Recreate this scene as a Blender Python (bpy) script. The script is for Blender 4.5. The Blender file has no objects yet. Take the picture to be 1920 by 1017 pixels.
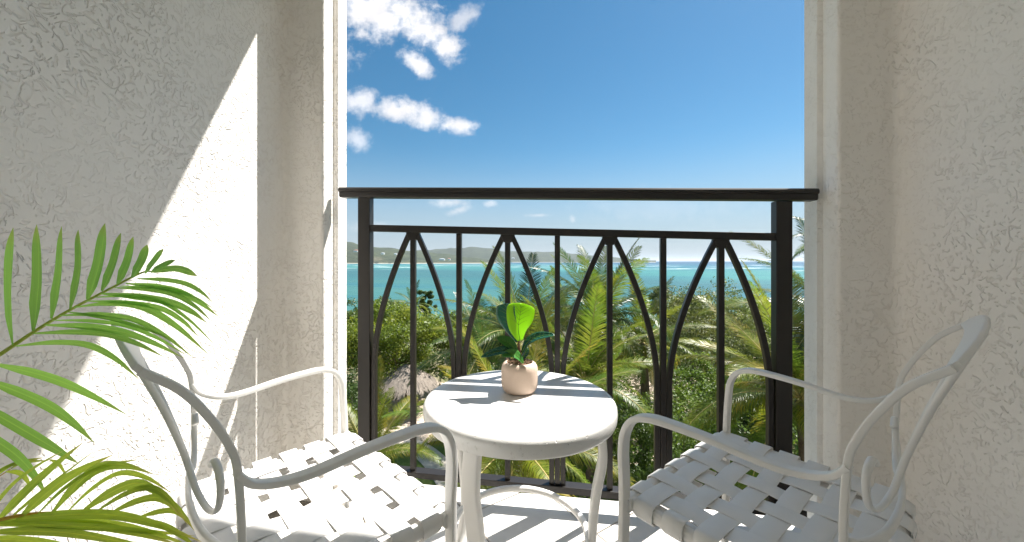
import bpy, math, random
from mathutils import Vector, Matrix, Euler, noise as mnoise
rnd = random.Random(7)
SC = bpy.context.scene
COL = SC.collection
# ------------------------------------------------------------------ camera
H, F, CX, HY, YAW = 0.84, 700.0, 940.0, 490.0, math.radians(8)
FWD = Vector((-math.sin(YAW), math.cos(YAW), 0)); RGT = Vector((math.cos(YAW), math.sin(YAW), 0))
cam = bpy.data.cameras.new('camera'); co = bpy.data.objects.new('camera', cam); COL.objects.link(co)
SC.camera = co
co.location = (0, 0, H); co.rotation_euler = (math.radians(90), 0, YAW)
cam.sensor_width = 36; cam.lens = 36*F/1920
cam.shift_x = (960-CX)/1920; cam.shift_y = -(508.5-HY)/1920
cam.clip_start = 0.02; cam.clip_end = 60000
# ------------------------------------------------------------------ light
SUN_DIR = Vector((1.0, 0.935, 2.0)).normalized()        # towards the sun
sl = bpy.data.lights.new('sun', 'SUN'); so = bpy.data.objects.new('sun', sl); COL.objects.link(so)
sl.energy = 4.1; sl.angle = math.radians(0.6); sl.color = (1.0, 0.955, 0.89)
so.rotation_euler = (-SUN_DIR).to_track_quat('-Z', 'Y').to_euler()
SC.view_settings.view_transform = 'Standard'; SC.view_settings.look = 'None'
SC.view_settings.gamma = 1; SC.view_settings.use_curve_mapping = False
SC.view_settings.exposure = 1.60
SC.cycles.max_bounces = 12; SC.cycles.diffuse_bounces = 8; SC.cycles.transmission_bounces = 6
W = bpy.data.worlds.new('World'); SC.world = W; W.use_nodes = True

def P(px, py, Z):
    """point in the world seen at pixel px,py (1920 wide) at depth Z"""
    return Vector((0, 0, H)) + RGT*((px-CX)/F*Z) + FWD*Z + Vector((0, 0, (HY-py)/F*Z))
def onY(px, py, Y):
    d = RGT*((px-CX)/F) + FWD + Vector((0, 0, (HY-py)/F)); k = Y/d.y
    return Vector((0, 0, H)) + d*k

# ------------------------------------------------------------------ node helpers
class NT:
    def __init__(s, tree): s.t = tree; s.n = tree.nodes; s.l = tree.links
    def new(s, typ, **kw):
        n = s.n.new(typ)
        for k, v in kw.items(): setattr(n, k, v)
        return n
    def put(s, sock, v):
        if v is None: return
        if isinstance(v, bpy.types.NodeSocket): s.l.new(v, sock)
        else: sock.default_value = v
    def math(s, op, a, b=None, c=None, clamp=False):
        n = s.new('ShaderNodeMath', operation=op); n.use_clamp = clamp
        s.put(n.inputs[0], a); s.put(n.inputs[1], b); s.put(n.inputs[2], c); return n.outputs[0]
    def vmath(s, op, a, b=None):
        n = s.new('ShaderNodeVectorMath', operation=op); s.put(n.inputs[0], a); s.put(n.inputs[1], b); return n
    def noise(s, vec, scale, detail=2, rough=.5, dist=0.0):
        n = s.new('ShaderNodeTexNoise'); s.put(n.inputs['Vector'], vec)
        n.inputs['Scale'].default_value = scale; n.inputs['Detail'].default_value = detail
        n.inputs['Roughness'].default_value = rough; n.inputs['Distortion'].default_value = dist
        return n.outputs['Fac']
    def ramp(s, fac, stops, interp='LINEAR'):
        n = s.new('ShaderNodeValToRGB'); s.put(n.inputs[0], fac); cr = n.color_ramp; cr.interpolation = interp
        while len(cr.elements) < len(stops): cr.elements.new(0.5)
        for e, (p, c) in zip(cr.elements, stops):
            e.position = p; e.color = (c, c, c, 1) if isinstance(c, (int, float)) else (*c, 1)
        return n.outputs[0]
    def mix(s, f, a, b):
        n = s.new('ShaderNodeMix', data_type='RGBA'); s.put(n.inputs[0], f)
        for i, v in ((6, a), (7, b)):
            if isinstance(v, tuple): v = (*v[:3], 1)
            s.put(n.inputs[i], v)
        return n.outputs[2]
    def mapr(s, v, a, b, c=0.0, d=1.0, smooth=False):
        n = s.new('ShaderNodeMapRange'); n.clamp = True
        if smooth: n.interpolation_type = 'SMOOTHSTEP'
        s.put(n.inputs[0], v); n.inputs[1].default_value = a; n.inputs[2].default_value = b
        n.inputs[3].default_value = c; n.inputs[4].default_value = d; return n.outputs[0]
    def mapping(s, vec, loc=(0,0,0), rot=(0,0,0), scale=(1,1,1)):
        n = s.new('ShaderNodeMapping'); s.put(n.inputs[0], vec)
        n.inputs[1].default_value = loc; n.inputs[2].default_value = rot; n.inputs[3].default_value = scale
        return n.outputs[0]
def mat(name):
    m = bpy.data.materials.new(name); m.use_nodes = True; nt = NT(m.node_tree)
    b = m.node_tree.nodes['Principled BSDF']; return m, nt, b
def objco(nt): return nt.new('ShaderNodeTexCoord').outputs['Object']
def geopos(nt): return nt.new('ShaderNodeNewGeometry').outputs['Position']
def bump(nt, b, h, dist, strength=1.0):
    n = nt.new('ShaderNodeBump'); nt.put(n.inputs['Height'], h)
    n.inputs['Distance'].default_value = dist; n.inputs['Strength'].default_value = strength
    nt.put(b.inputs['Normal'], n.outputs[0]); return n

# ------------------------------------------------------------------ world sky with a few clouds
def build_world():
    nt = NT(W.node_tree); nt.n.clear()
    out = nt.new('ShaderNodeOutputWorld'); bg = nt.new('ShaderNodeBackground')
    sky = nt.new('ShaderNodeTexSky', sky_type='NISHITA'); sky.sun_disc = False
    sky.sun_elevation = math.asin(SUN_DIR.z); sky.sun_rotation = math.atan2(SUN_DIR.x, SUN_DIR.y)
    sky.altitude = 10; sky.air_density = 1.0; sky.dust_density = 0.25; sky.ozone_density = 2.5
    hs = nt.new('ShaderNodeHueSaturation'); hs.inputs['Saturation'].default_value = 1.28
    hs.inputs['Hue'].default_value = 0.486; hs.inputs['Value'].default_value = 0.80
    nt.l.new(sky.outputs[0], hs.inputs['Color'])
    tc = nt.new('ShaderNodeTexCoord').outputs['Generated']
    fx = nt.vmath('DOT_PRODUCT', tc, tuple(FWD)).outputs['Value']
    rx = nt.vmath('DOT_PRODUCT', tc, tuple(RGT)).outputs['Value']
    uz = nt.new('ShaderNodeSeparateXYZ'); nt.l.new(tc, uz.inputs[0])
    fpos = nt.math('MAXIMUM', fx, 0.05)
    u = nt.math('DIVIDE', rx, fpos); v = nt.math('DIVIDE', uz.outputs[2], fpos)
    cu = nt.new('ShaderNodeCombineXYZ'); nt.put(cu.inputs[0], u); nt.put(cu.inputs[1], v)
    n1 = nt.noise(cu.outputs[0], 9.0, 9, .60, .25); n2 = nt.noise(cu.outputs[0], 26.0, 6, .6, .2)
    n3 = nt.noise(cu.outputs[0], 62.0, 6, .62, .3)
    warp = nt.math('ADD', nt.math('MULTIPLY', nt.math('SUBTRACT', n1, .5), 1.6),
                   nt.math('ADD', nt.math('MULTIPLY', nt.math('SUBTRACT', n2, .5), 1.7), nt.math('MULTIPLY', nt.math('SUBTRACT', n3, .5), .75)))
    blobs = [(700,25,130,62,0,1),(790,52,78,45,-20,1),(836,88,44,36,-40,1),(785,122,46,22,-32,.95),
             (866,36,50,24,30,.62),(752,208,82,30,-8,.95),(800,222,42,24,-15,.9),(857,236,46,20,-4,.95),(676,190,46,34,0,.8),
             (668,262,36,28,-20,.6),(845,380,46,12,0,.62),(862,394,30,10,20,.5),(918,382,18,8,0,.45),(1010,404,26,5,0,.42),
             (560,120,120,50,10,.9),(1074,410,8,10,30,.35),(700,425,60,14,0,.28),(1240,385,200,40,0,.12)]
    dens = None
    for (bx, by, sx, sy, ang, k) in blobs:
        du = nt.math('SUBTRACT', u, (bx-CX)/F); dv = nt.math('SUBTRACT', v, (HY-by)/F)
        a = math.radians(ang); c, s_ = math.cos(a), math.sin(a)
        e1 = nt.math('MULTIPLY_ADD', du, c*F/sx, nt.math('MULTIPLY', dv, s_*F/sx))
        e2 = nt.math('MULTIPLY_ADD', du, -s_*F/sy, nt.math('MULTIPLY', dv, c*F/sy))
        r2 = nt.math('ADD', nt.math('MULTIPLY', e1, e1), nt.math('MULTIPLY', e2, e2))
        d = nt.math('MULTIPLY', nt.math('SUBTRACT', 1.0, nt.math('POWER', r2, .5)), 1.0)
        d = nt.math('ADD', d, nt.math('MULTIPLY', warp, .72))
        d = nt.math('MULTIPLY', nt.mapr(d, -.05, .85, 0, 1, True), k)
        dens = d if dens is None else nt.math('MAXIMUM', dens, d)
    front = nt.mapr(fx, .1, .3, 0, 1); dens = nt.math('MULTIPLY', dens, front)
    # added unseen cumulus over the rest of the sky, to raise the ambient light
    zz = nt.math('MAXIMUM', nt.math('ADD', uz.outputs[2], .12), .05)
    pl = nt.new('ShaderNodeCombineXYZ'); nt.put(pl.inputs[0], nt.math('DIVIDE', uz.outputs[0], zz)); nt.put(pl.inputs[1], nt.math('DIVIDE', uz.outputs[1], zz))
    rest = nt.mapr(nt.noise(pl.outputs[0], 1.1, 9, .6, .2), .53, .68, 0, .95, True)
    uu = nt.math('ABSOLUTE', nt.math('SUBTRACT', u, .21)); vv = nt.math('ABSOLUTE', nt.math('SUBTRACT', v, .2))
    outside = nt.mapr(nt.math('MAXIMUM', nt.math('SUBTRACT', uu, .68), nt.math('SUBTRACT', v, .76)), 0, .35, 0, 1)
    outside = nt.math('MAXIMUM', outside, nt.math('SUBTRACT', 1.0, front))
    rest = nt.math('MULTIPLY', nt.math('MULTIPLY', rest, outside), nt.mapr(uz.outputs[2], .0, .12, 0, 1))
    dens = nt.math('MAXIMUM', dens, rest)
    shade = nt.mapr(nt.noise(nt.mapping(cu.outputs[0], loc=(.02, -.03, 0)), 12.0, 5, .55), .3, .7, 0.8, 1.1)
    cc = nt.new('ShaderNodeCombineXYZ')
    for i, kx in enumerate((9.6, 9.5, 9.7)): nt.put(cc.inputs[i], nt.math('MULTIPLY', shade, kx*SKYC))
    # pale veil low over the sea
    veil = nt.mapr(nt.math('ABSOLUTE', uz.outputs[2]), 0.0, .30, .85, 0.0, True)
    base = nt.mix(veil, hs.outputs[0], (5.6*VE, 6.9*VE, 8.3*VE))
    col = nt.mix(dens, base, cc.outputs[0])
    nt.l.new(col, bg.inputs[0]); bg.inputs[1].default_value = 0.0500
    nt.l.new(bg.outputs[0], out.inputs[0])
SKYC = 0.80; VE = .54
build_world()

# ------------------------------------------------------------------ mesh helpers
class MB:
    def __init__(s): s.v = []; s.f = []; s.m = []
    def add(s, vs, fs, mi=0):
        o = len(s.v); s.v += [tuple(p) for p in vs]; s.f += [tuple(i+o for i in f) for f in fs]; s.m += [mi]*len(fs)
    def box(s, x0, x1, y0, y1, z0, z1):
        vs = [(x, y, z) for x in (x0, x1) for y in (y0, y1) for z in (z0, z1)]
        s.add(vs, [(0,1,3,2),(4,6,7,5),(0,4,5,1),(2,3,7,6),(0,2,6,4),(1,5,7,3)])
    def mesh(s, name, mats, smooth=True):
        me = bpy.data.meshes.new(name); me.from_pydata(s.v, [], s.f)
        for m in (mats if isinstance(mats, (list, tuple)) else [mats]): me.materials.append(m)
        if any(s.m): me.polygons.foreach_set('material_index', s.m)
        me.polygons.foreach_set('use_smooth', [smooth]*len(s.f)); me.update(); return me
    def obj(s, name, mats, parent=None, smooth=True, bevel=0, angle=None, **kw):
        o = link(name, s.mesh(name, mats, smooth), parent)
        if bevel: bev(o, bevel)
        if smooth and angle:
            try: o.data.set_sharp_from_angle(angle=math.radians(angle))
            except Exception: pass
        for k, v in kw.items(): o[k] = v
        return o
def link(name, data, parent=None, **kw):
    o = bpy.data.objects.new(name, data); COL.objects.link(o)
    if parent is not None: o.parent = parent
    for k, v in kw.items(): o[k] = v
    return o
def bev(o, w, seg=2):
    m = o.modifiers.new('bevel', 'BEVEL'); m.width = w; m.segments = seg; m.limit_method = 'ANGLE'; m.harden_normals = False
def thing(name, label, cat, loc=(0,0,0), rz=0, group=None):
    o = link(name, None); o.location = loc; o.rotation_euler = (0, 0, rz); o['label'] = label; o['category'] = cat
    if group: o['group'] = group
    o.empty_display_size = .1
    return o
def copytree(o, parent=None, label=None):
    c = o.copy(); COL.objects.link(c)
    if parent is not None: c.parent = parent
    if label: c['label'] = label
    for ch in list(o.children): copytree(ch, c)
    return c
def catmull(pts, n=8):
    pts = [Vector(p) for p in pts]; out = []
    q = [pts[0]*2-pts[1]] + pts + [pts[-1]*2-pts[-2]]
    for i in range(1, len(q)-2):
        a, b, c, d = q[i-1:i+3]
        for k in range(n):
            t = k/n
            out.append(.5*((2*b)+(c-a)*t+(2*a-5*b+4*c-d)*t*t+(3*b-a-3*c+d)*t**3))
    out.append(pts[-1]); return out
def rrect(w, t, r=None, n=3):
    r = min(w, t)*.35 if r is None else r; out = []
    for cx, cy, a0 in ((w/2-r, t/2-r, 0), (-w/2+r, t/2-r, 90), (-w/2+r, -t/2+r, 180), (w/2-r, -t/2+r, 270)):
        for k in range(n+1):
            a = math.radians(a0+90*k/n); out.append((cx+r*math.cos(a), cy+r*math.sin(a)))
    return out
def circ(r, n=12): return [(r*math.cos(2*math.pi*k/n), r*math.sin(2*math.pi*k/n)) for k in range(n)]
def sweep(mb, pts, sec, ref=Vector((0,0,1)), scale=None, caps=True, side=None, mi=0):
    """section (a,b): a along the side vector, b along the other; side fixed if given"""
    pts = [Vector(p) for p in pts]; n = len(pts); m = len(sec); vs = []; prev = None
    for i, p in enumerate(pts):
        t = (pts[min(i+1, n-1)]-pts[max(i-1, 0)]).normalized()
        if side is not None: s_ = (Vector(side)-t*Vector(side).dot(t)).normalized()
        elif prev is None:
            s_ = t.cross(ref)
            if s_.length < 1e-3: s_ = t.cross(Vector((1,0,0)))
            s_.normalize()
        else: s_ = (prev-t*prev.dot(t)).normalized()
        prev = s_; u_ = s_.cross(t).normalized()
        k = 1 if scale is None else (scale[i] if isinstance(scale, (list, tuple)) else scale(i/(n-1)))
        ka, kb = k if isinstance(k, tuple) else (k, k)
        for a, b in sec: vs.append(p+s_*a*ka+u_*b*kb)
    fs = [(i*m+j, i*m+(j+1) % m, (i+1)*m+(j+1) % m, (i+1)*m+j) for i in range(n-1) for j in range(m)]
    if caps: fs += [tuple(range(m-1, -1, -1)), tuple(range((n-1)*m, n*m))]
    mb.add(vs, fs, mi)
def lathe(mb, prof, n=48, c=(0,0,0), mi=0):
    vs = []; 
    for r, z in prof:
        for k in range(n):
            a = 2*math.pi*k/n; vs.append((c[0]+r*math.cos(a), c[1]+r*math.sin(a), c[2]+z))
    fs = [(i*n+j, i*n+(j+1) % n, (i+1)*n+(j+1) % n, (i+1)*n+j) for i in range(len(prof)-1) for j in range(n)]
    mb.add(vs, fs, mi)

# ------------------------------------------------------------------ materials
def m_stucco(name, base=(.88,.85,.81), coarse=1.0, fine=1.0, pit=1.0, den=0.0):
    m, nt, b = mat(name); pos = geopos(nt)
    wp = nt.new('ShaderNodeTexNoise'); nt.put(wp.inputs['Vector'], pos); wp.inputs['Scale'].default_value = 14; wp.inputs['Detail'].default_value = 1
    wv = nt.vmath('SCALE', wp.outputs['Color']); wv.inputs['Scale'].default_value = .06
    p2 = nt.vmath('ADD', pos, wv.outputs[0]).outputs[0]
    def line(sc, off, w, msc, thr):
        n = nt.noise(nt.mapping(p2, loc=off), sc, 0, .5, .35)
        g = nt.mapr(nt.math('ABSOLUTE', nt.math('SUBTRACT', n, .5)), 0.0, w, 1, 0, True)
        k = nt.mapr(nt.noise(nt.mapping(pos, loc=(off[1], off[2], off[0])), msc, 1), thr, thr+.05, 0, 1, True)
        return nt.math('MULTIPLY', g, k)
    l1 = line(27, (1.3, 2.2, .7), .050, 52, .485+den)
    l2 = line(40, (5.1, 3.3, 2.9), .065, 66, .50+den)
    l3 = line(14, (7.7, 1.9, 6.1), .016, 26, .58+den)
    l4 = line(75, (2.7, 8.9, 4.1), .09, 85, .52+den)
    grooves = nt.math('MAXIMUM', nt.math('MAXIMUM', l1, l2), nt.math('MAXIMUM', l3, l4))
    trowel = nt.mapr(nt.noise(nt.mapping(pos, rot=(.5,.2,.4), scale=(1,.7,1)), 3.6, 4, .6), .34, .60, .30+den*-3, 1.0)
    grooves = nt.math('MULTIPLY', grooves, trowel)
    big = nt.math('ADD', nt.noise(pos, 6, 3, .5), nt.math('MULTIPLY', nt.noise(pos, 28, 2), .35*coarse))
    f = nt.math('ADD', nt.noise(pos, 320, 3, .6), nt.math('MULTIPLY', nt.noise(pos, 110, 3, .6), 2.2))
    h = nt.math('ADD', nt.math('MULTIPLY', big, .55*coarse), nt.math('MULTIPLY', f, .07*fine))
    h = nt.math('SUBTRACT', h, nt.math('MULTIPLY', grooves, .52*pit))
    bump(nt, b, h, .0042)
    dirt = nt.mapr(nt.noise(pos, 3.2, 5, .6), .35, .75, 0, 1)
    c = nt.mix(nt.math('MULTIPLY', dirt, .35), base, (base[0]*.9, base[1]*.87, base[2]*.82))
    c = nt.mix(nt.math('MULTIPLY', grooves, .22*pit), c, (base[0]*.66, base[1]*.6, base[2]*.52))
    nt.put(b.inputs['Base Color'], c); b.inputs['Roughness'].default_value = .82
    return m
M_STUCCO = m_stucco('painted stucco')
M_STUCCO_S = m_stucco('smooth painted stucco', base=(.88,.85,.815), coarse=.8, pit=.8, den=.035)
def m_simple(name, c, rough=.5, metal=0, nscale=0, namp=0, bsc=0, bd=0, c2=None, spec=None, coat=0):
    m, nt, b = mat(name); pos = geopos(nt)
    if c2: nt.put(b.inputs['Base Color'], nt.mix(nt.mapr(nt.noise(pos, nscale, 4, .6), .35, .68), c, c2))
    else: b.inputs['Base Color'].default_value = (*c, 1)
    b.inputs['Roughness'].default_value = rough; b.inputs['Metallic'].default_value = metal
    if spec is not None: b.inputs['Specular IOR Level'].default_value = spec
    if coat: b.inputs['Coat Weight'].default_value = coat; b.inputs['Coat Roughness'].default_value = .25
    if bsc: bump(nt, b, nt.noise(pos, bsc, 3, .55), bd)
    return m
M_RAIL = m_simple('dark bronze painted aluminium', (.017,.014,.012), .36, 0, 30, 0, 0, 0, c2=(.018,.015,.013), spec=.45)
M_WHITE = m_simple('white powder coat', (.80,.79,.77), .33, 0, 14, 0, 420, .0002, c2=(.80,.785,.76), spec=.5)
M_STRAP = m_simple('white vinyl strap', (.80,.79,.78), .42, 0, 20, 0, 240, .0003, c2=(.77,.76,.745))
M_TILE = None
def m_tile():
    m, nt, b = mat('ceramic floor tile'); pos = geopos(nt)
    oi = nt.new('ShaderNodeObjectInfo').outputs['Random']
    n = nt.noise(pos, 9, 6, .65, .4); n2 = nt.noise(pos, 60, 4, .6)
    c = nt.mix(nt.mapr(n, .35, .7), (.76,.735,.695), (.66,.635,.59))
    c = nt.mix(nt.mapr(n2, .62, .75, 0, .35), c, (.55,.51,.46))
    c = nt.mix(nt.math('MULTIPLY', oi, .12), c, (.6,.56,.5))
    nt.put(b.inputs['Base Color'], c); nt.put(b.inputs['Roughness'], nt.mapr(n, .3, .7, .32, .5))
    bump(nt, b, nt.noise(pos, 35, 4), .0006); return m
M_TILE = m_tile()
M_GROUT = m_simple('grout', (.26,.235,.21), .9, 0, 80, 0, 200, .0006, c2=(.28,.26,.23))
def m_tabletop():
    m, nt, b = mat('moulded white resin'); pos = geopos(nt)
    b.inputs['Base Color'].default_value = (.66,.655,.64, 1); b.inputs['Roughness'].default_value = .30
    sp = nt.new('ShaderNodeSeparateXYZ'); nt.put(sp.inputs[0], nt.new('ShaderNodeNewGeometry').outputs['Normal'])
    rim = nt.mapr(sp.outputs[2], .5, .95, 1, 0)
    pits = nt.mapr(nt.noise(pos, 120, 3, .6), .60, .72, 0, 1)
    h = nt.math('SUBTRACT', nt.math('MULTIPLY', nt.noise(pos, 38, 3), .4), nt.math('MULTIPLY', nt.math('MULTIPLY', pits, rim), .8))
    bump(nt, b, h, .0014)
    sc = nt.mapr(nt.noise(nt.mapping(pos, scale=(6, 60, 6)), 6, 5, .7), .55, .75, 0, .5)
    nt.put(b.inputs['Base Color'], nt.mix(nt.math('MULTIPLY', pits, nt.math('MULTIPLY', rim, .35)), nt.mix(sc, (.66,.655,.64), (.54,.53,.51)), (.45,.42,.38)))
    return m
M_TOP = m_tabletop()
M_POT = m_simple('sand coloured ceramic', (.66,.52,.42), .68, 0, 8, 0, 160, .0006, c2=(.60,.46,.36))
M_SOIL = m_simple('coir and bark', (.075,.042,.025), .95, 0, 120, 0, 260, .003, c2=(.16,.10,.06))
def m_leaf(name, c1, c2, c3=None, trans=.35, rough=.4, vein=0, spec=.4, nsc=1.2, tipc=None):
    m, nt, b = mat(name); g = nt.new('ShaderNodeNewGeometry'); oi = nt.new('ShaderNodeObjectInfo')
    r = g.outputs['Random Per Island']
    c = nt.mix(r, c1, c2)
    if c3: c = nt.mix(nt.mapr(nt.noise(g.outputs['Position'], nsc, 3, .6), .45, .68), c, c3)
    hs = nt.new('ShaderNodeHueSaturation'); nt.put(hs.inputs['Color'], c)
    nt.put(hs.inputs['Value'], nt.mapr(oi.outputs['Random'], 0, 1, .78, 1.25)); c = hs.outputs[0]
    if vein:
        uv = nt.new('ShaderNodeTexCoord').outputs['UV']
        sp = nt.new('ShaderNodeSeparateXYZ'); nt.put(sp.inputs[0], uv)
        st = nt.noise(nt.mapping(uv, scale=(1.2, vein, 1)), 1.0, 3, .7)
        c = nt.mix(nt.mapr(st, .35, .7, 0, .45), c, (c1[0]*.55, c1[1]*.6, c1[2]*.5))
        mid = nt.mapr(nt.math('ABSOLUTE', nt.math('SUBTRACT', sp.outputs[1], .5)), 0.0, .06, 1, 0, True)
        c = nt.mix(nt.math('MULTIPLY', mid, .45), c, (c2[0]*1.5, c2[1]*1.25, c2[2]*1.1))
        if tipc: c = nt.mix(nt.mapr(sp.outputs[0], .8, 1.0, 0, .8), c, tipc)
        bump(nt, b, st, .0006)
    nt.put(b.inputs['Base Color'], c); b.inputs['Roughness'].default_value = rough
    b.inputs['Specular IOR Level'].default_value = spec
    tr = nt.new('ShaderNodeBsdfTranslucent')
    h2 = nt.new('ShaderNodeHueSaturation'); nt.put(h2.inputs['Color'], c); h2.inputs['Value'].default_value = 1.9; h2.inputs['Hue'].default_value = .485
    nt.l.new(h2.outputs[0], tr.inputs[0])
    mx = nt.new('ShaderNodeMixShader'); mx.inputs[0].default_value = trans
    nt.l.new(b.outputs[0], mx.inputs[1]); nt.l.new(tr.outputs[0], mx.inputs[2])
    nt.l.new(mx.outputs[0], nt.n['Material Output'].inputs[0]); return m
M_ARECA = m_leaf('areca leaflet', (.19,.44,.07), (.26,.52,.10), trans=.48, rough=.38, vein=26, tipc=(.35,.42,.1))
M_ARECA_Y = m_leaf('olive areca leaflet', (.27,.42,.04), (.38,.50,.06), trans=.48, rough=.4, vein=26, tipc=(.5,.42,.12))
M_RACHIS = m_leaf('yellow green rachis', (.50,.56,.13), (.42,.52,.10), trans=.35)
M_RACHIS_Y = m_leaf('orange rachis', (.62,.42,.08), (.55,.45,.08), trans=.35)
M_LIME = m_leaf('lime fiddle leaf', (.27,.50,.02), (.29,.52,.025), trans=.40, rough=.35)
M_TEAL = m_leaf('deep green fiddle leaf', (.012,.085,.055), (.016,.10,.06), trans=.12, rough=.27, spec=.6)
M_MIDG = m_leaf('two tone fiddle leaf', (.05,.20,.04), (.07,.25,.04), trans=.25, rough=.3, spec=.5)
M_VEIN = m_simple('leaf vein', (.12,.28,.02), .5)
M_STEM = m_simple('brown plant stem', (.10,.055,.03), .8, 0, 60, 0, 90, .001, c2=(.16,.09,.05))
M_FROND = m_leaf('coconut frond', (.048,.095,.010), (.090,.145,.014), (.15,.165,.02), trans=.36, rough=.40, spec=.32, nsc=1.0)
M_FROND_Y = m_leaf('yellow green frond', (.095,.140,.010), (.165,.195,.015), (.27,.21,.028), trans=.38, rough=.40, spec=.35, nsc=1.6)  # yellow green is the leaf's own colour
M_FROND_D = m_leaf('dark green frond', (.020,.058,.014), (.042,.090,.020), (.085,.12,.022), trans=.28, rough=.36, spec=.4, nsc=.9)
M_FROND_P = m_leaf('dry straw frond', (.36,.30,.15), (.48,.41,.22), (.30,.28,.10), trans=.3, rough=.6)
M_MIDRIB = m_simple('frond midrib', (.30,.30,.09), .5, 0, 5, 0, 0, 0, c2=(.42,.30,.10))
M_TRUNK = m_simple('grey brown trunk', (.20,.15,.11), .9, 0, 7, 0, 30, .02, c2=(.11,.08,.055))
M_FOL_A = m_leaf('feathery yellow green foliage', (.060,.105,.008), (.115,.165,.012), (.16,.19,.018), trans=.38, rough=.5, nsc=.6)
M_FOL_B = m_leaf('dark green foliage', (.030,.070,.010), (.065,.120,.014), (.095,.145,.018), trans=.36, rough=.45, nsc=.7)
M_FOL_C = m_leaf('grey green foliage', (.060,.095,.020), (.105,.140,.032), (.16,.165,.040), trans=.35, rough=.55, nsc=.8)
M_FOL_D = m_leaf('bright green shrub foliage', (.045,.095,.010), (.085,.150,.016), (.11,.175,.02), trans=.38, rough=.5, nsc=.8)
M_THATCH = m_simple('dry palm thatch', (.38,.33,.28), .95, 0, 22, 0, 60, .02, c2=(.22,.18,.15))

# ------------------------------------------------------------------ ground, sea, hills
GZ = -8.2
def flat(name, poly, z, m, **kw):
    mb = MB(); mb.add([(x, y, z) for x, y in poly], [tuple(range(len(poly)))]); return mb.obj(name, m, None, False, kind='structure', **kw)
def gxy(px, Z): 
    q = RGT*((px-CX)/F*Z)+FWD*Z; return (q.x, q.y)
m, nt, b = mat('beach sand'); pos = geopos(nt)
c = nt.mix(nt.mapr(nt.noise(pos, .5, 5, .6), .35, .7), (.60,.50,.40), (.52,.42,.33))
c = nt.mix(nt.mapr(nt.noise(pos, 2.3, 6, .7), .56, .72, 0, .8), c, (.22,.17,.12))
nt.put(b.inputs['Base Color'], c); b.inputs['Roughness'].default_value = .95
bump(nt, b, nt.noise(pos, 3.0, 6, .7), .12)
M_SAND = m
g = MB(); NXG = 60
xs = [-1.0+2.0*i/NXG for i in range(NXG+1)]
gv = []; 
for j in range(46):
    y = 1.6+j*1.75
    for x in xs:
        X = x*90; z = GZ+.22*mnoise.noise(Vector((X*.12, y*.12, 0)))
        if y > 50: z -= (y-50)*.11
        gv.append((X, y, z))
g.add(gv, [(j*(NXG+1)+i, j*(NXG+1)+i+1, (j+1)*(NXG+1)+i+1, (j+1)*(NXG+1)+i) for j in range(45) for i in range(NXG)])
m, nt, b = mat('leaf litter and soil'); pos = geopos(nt)
c = nt.mix(nt.mapr(nt.noise(pos, .8, 6, .7), .35, .7), (.12,.125,.05), (.30,.25,.17))
sp = nt.new('ShaderNodeSeparateXYZ'); nt.put(sp.inputs[0], pos)
c = nt.mix(nt.mapr(nt.math('ADD', sp.outputs[1], nt.math('MULTIPLY', nt.noise(pos, .15, 3), 10)), 66, 70), c, (.26,.22,.16))
nt.put(b.inputs['Base Color'], c); b.inputs['Roughness'].default_value = .95; bump(nt, b, nt.noise(pos, 3.0, 6, .7), .12)
M_SOILG = m
g.obj('garden_ground', M_SOILG, None, True, kind='structure')
m, nt, b = mat('mown lawn'); pos = geopos(nt)
c = nt.mix(nt.mapr(nt.noise(pos, 1.2, 6, .7), .35, .7), (.10,.17,.03), (.17,.22,.045))
c = nt.mix(nt.mapr(nt.noise(pos, .35, 4, .6), .55, .75, 0, .7), c, (.27,.24,.09))
nt.put(b.inputs['Base Color'], c); b.inputs['Roughness'].default_value = .9; bump(nt, b, nt.noise(pos, 18, 3, .7), .06)
M_LAWN = m
def patch(name, cx, cy, rx, ry, z, m, seed, **kw):
    mb = MB(); n = 60; r0 = random.Random(seed); ph = r0.random()*9
    pts = [(cx, cy, z)] + [(cx+rx*math.cos(a)*(1+.18*math.sin(2*a+ph)+.08*math.sin(5*a+ph)), cy+ry*math.sin(a)*(1+.18*math.sin(2*a+ph)+.08*math.sin(5*a+ph)), z) for a in [2*math.pi*k/n for k in range(n)]]
    mb.add(pts, [(0, 1+k, 1+(k+1) % n) for k in range(n)]); return mb.obj(name, m, None, False, kind='structure', **kw)
lx, ly = gxy(905, 15.2); patch('lawn', lx, ly, 3.4, 2.7, GZ+.26, M_LAWN, 3)
lx, ly = gxy(800, 14.5); patch('lawn', lx-3, ly-.5, 3.2, 2.6, GZ+.265, M_LAWN, 5)
for (px_, Z_, rx_, ry_, sd_) in ((775,22.5,4.2,4.4,11),(1195,25.5,2.2,3.4,12),(1310,26.5,2.4,2.6,13),(690,17.5,2.4,1.6,14),(1150,17,1.6,1.0,15)):
    lx, ly = gxy(px_, Z_); patch('sand', lx, ly, rx_, ry_, GZ+.245+sd_*.0007, M_SAND, sd_)
# path between the lawns
pm = MB(); c0 = gxy(905, 15.2)
pp = catmull([(*gxy(700, 19), 0), (*gxy(790, 17.3), 0), (*gxy(850, 14.5), 0), (*gxy(868, 12.5), 0), (*gxy(900, 10), 0)], 10)
for i, q in enumerate(pp): pass
vs = []
for i, q in enumerate(pp):
    t = (pp[min(i+1, len(pp)-1)]-pp[max(i-1, 0)]).normalized(); s_ = Vector((-t.y, t.x, 0))
    vs += [q+s_*.55+Vector((0,0,GZ+.285)), q-s_*.55+Vector((0,0,GZ+.285))]
pm.add(vs, [(2*i, 2*i+1, 2*i+3, 2*i+2) for i in range(len(pp)-1)])
pm.obj('garden_path', m_simple('pale concrete path', (.62,.57,.5), .9, 0, 3, 0, 20, .01, c2=(.5,.45,.39)), None, False, kind='structure')

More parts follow.
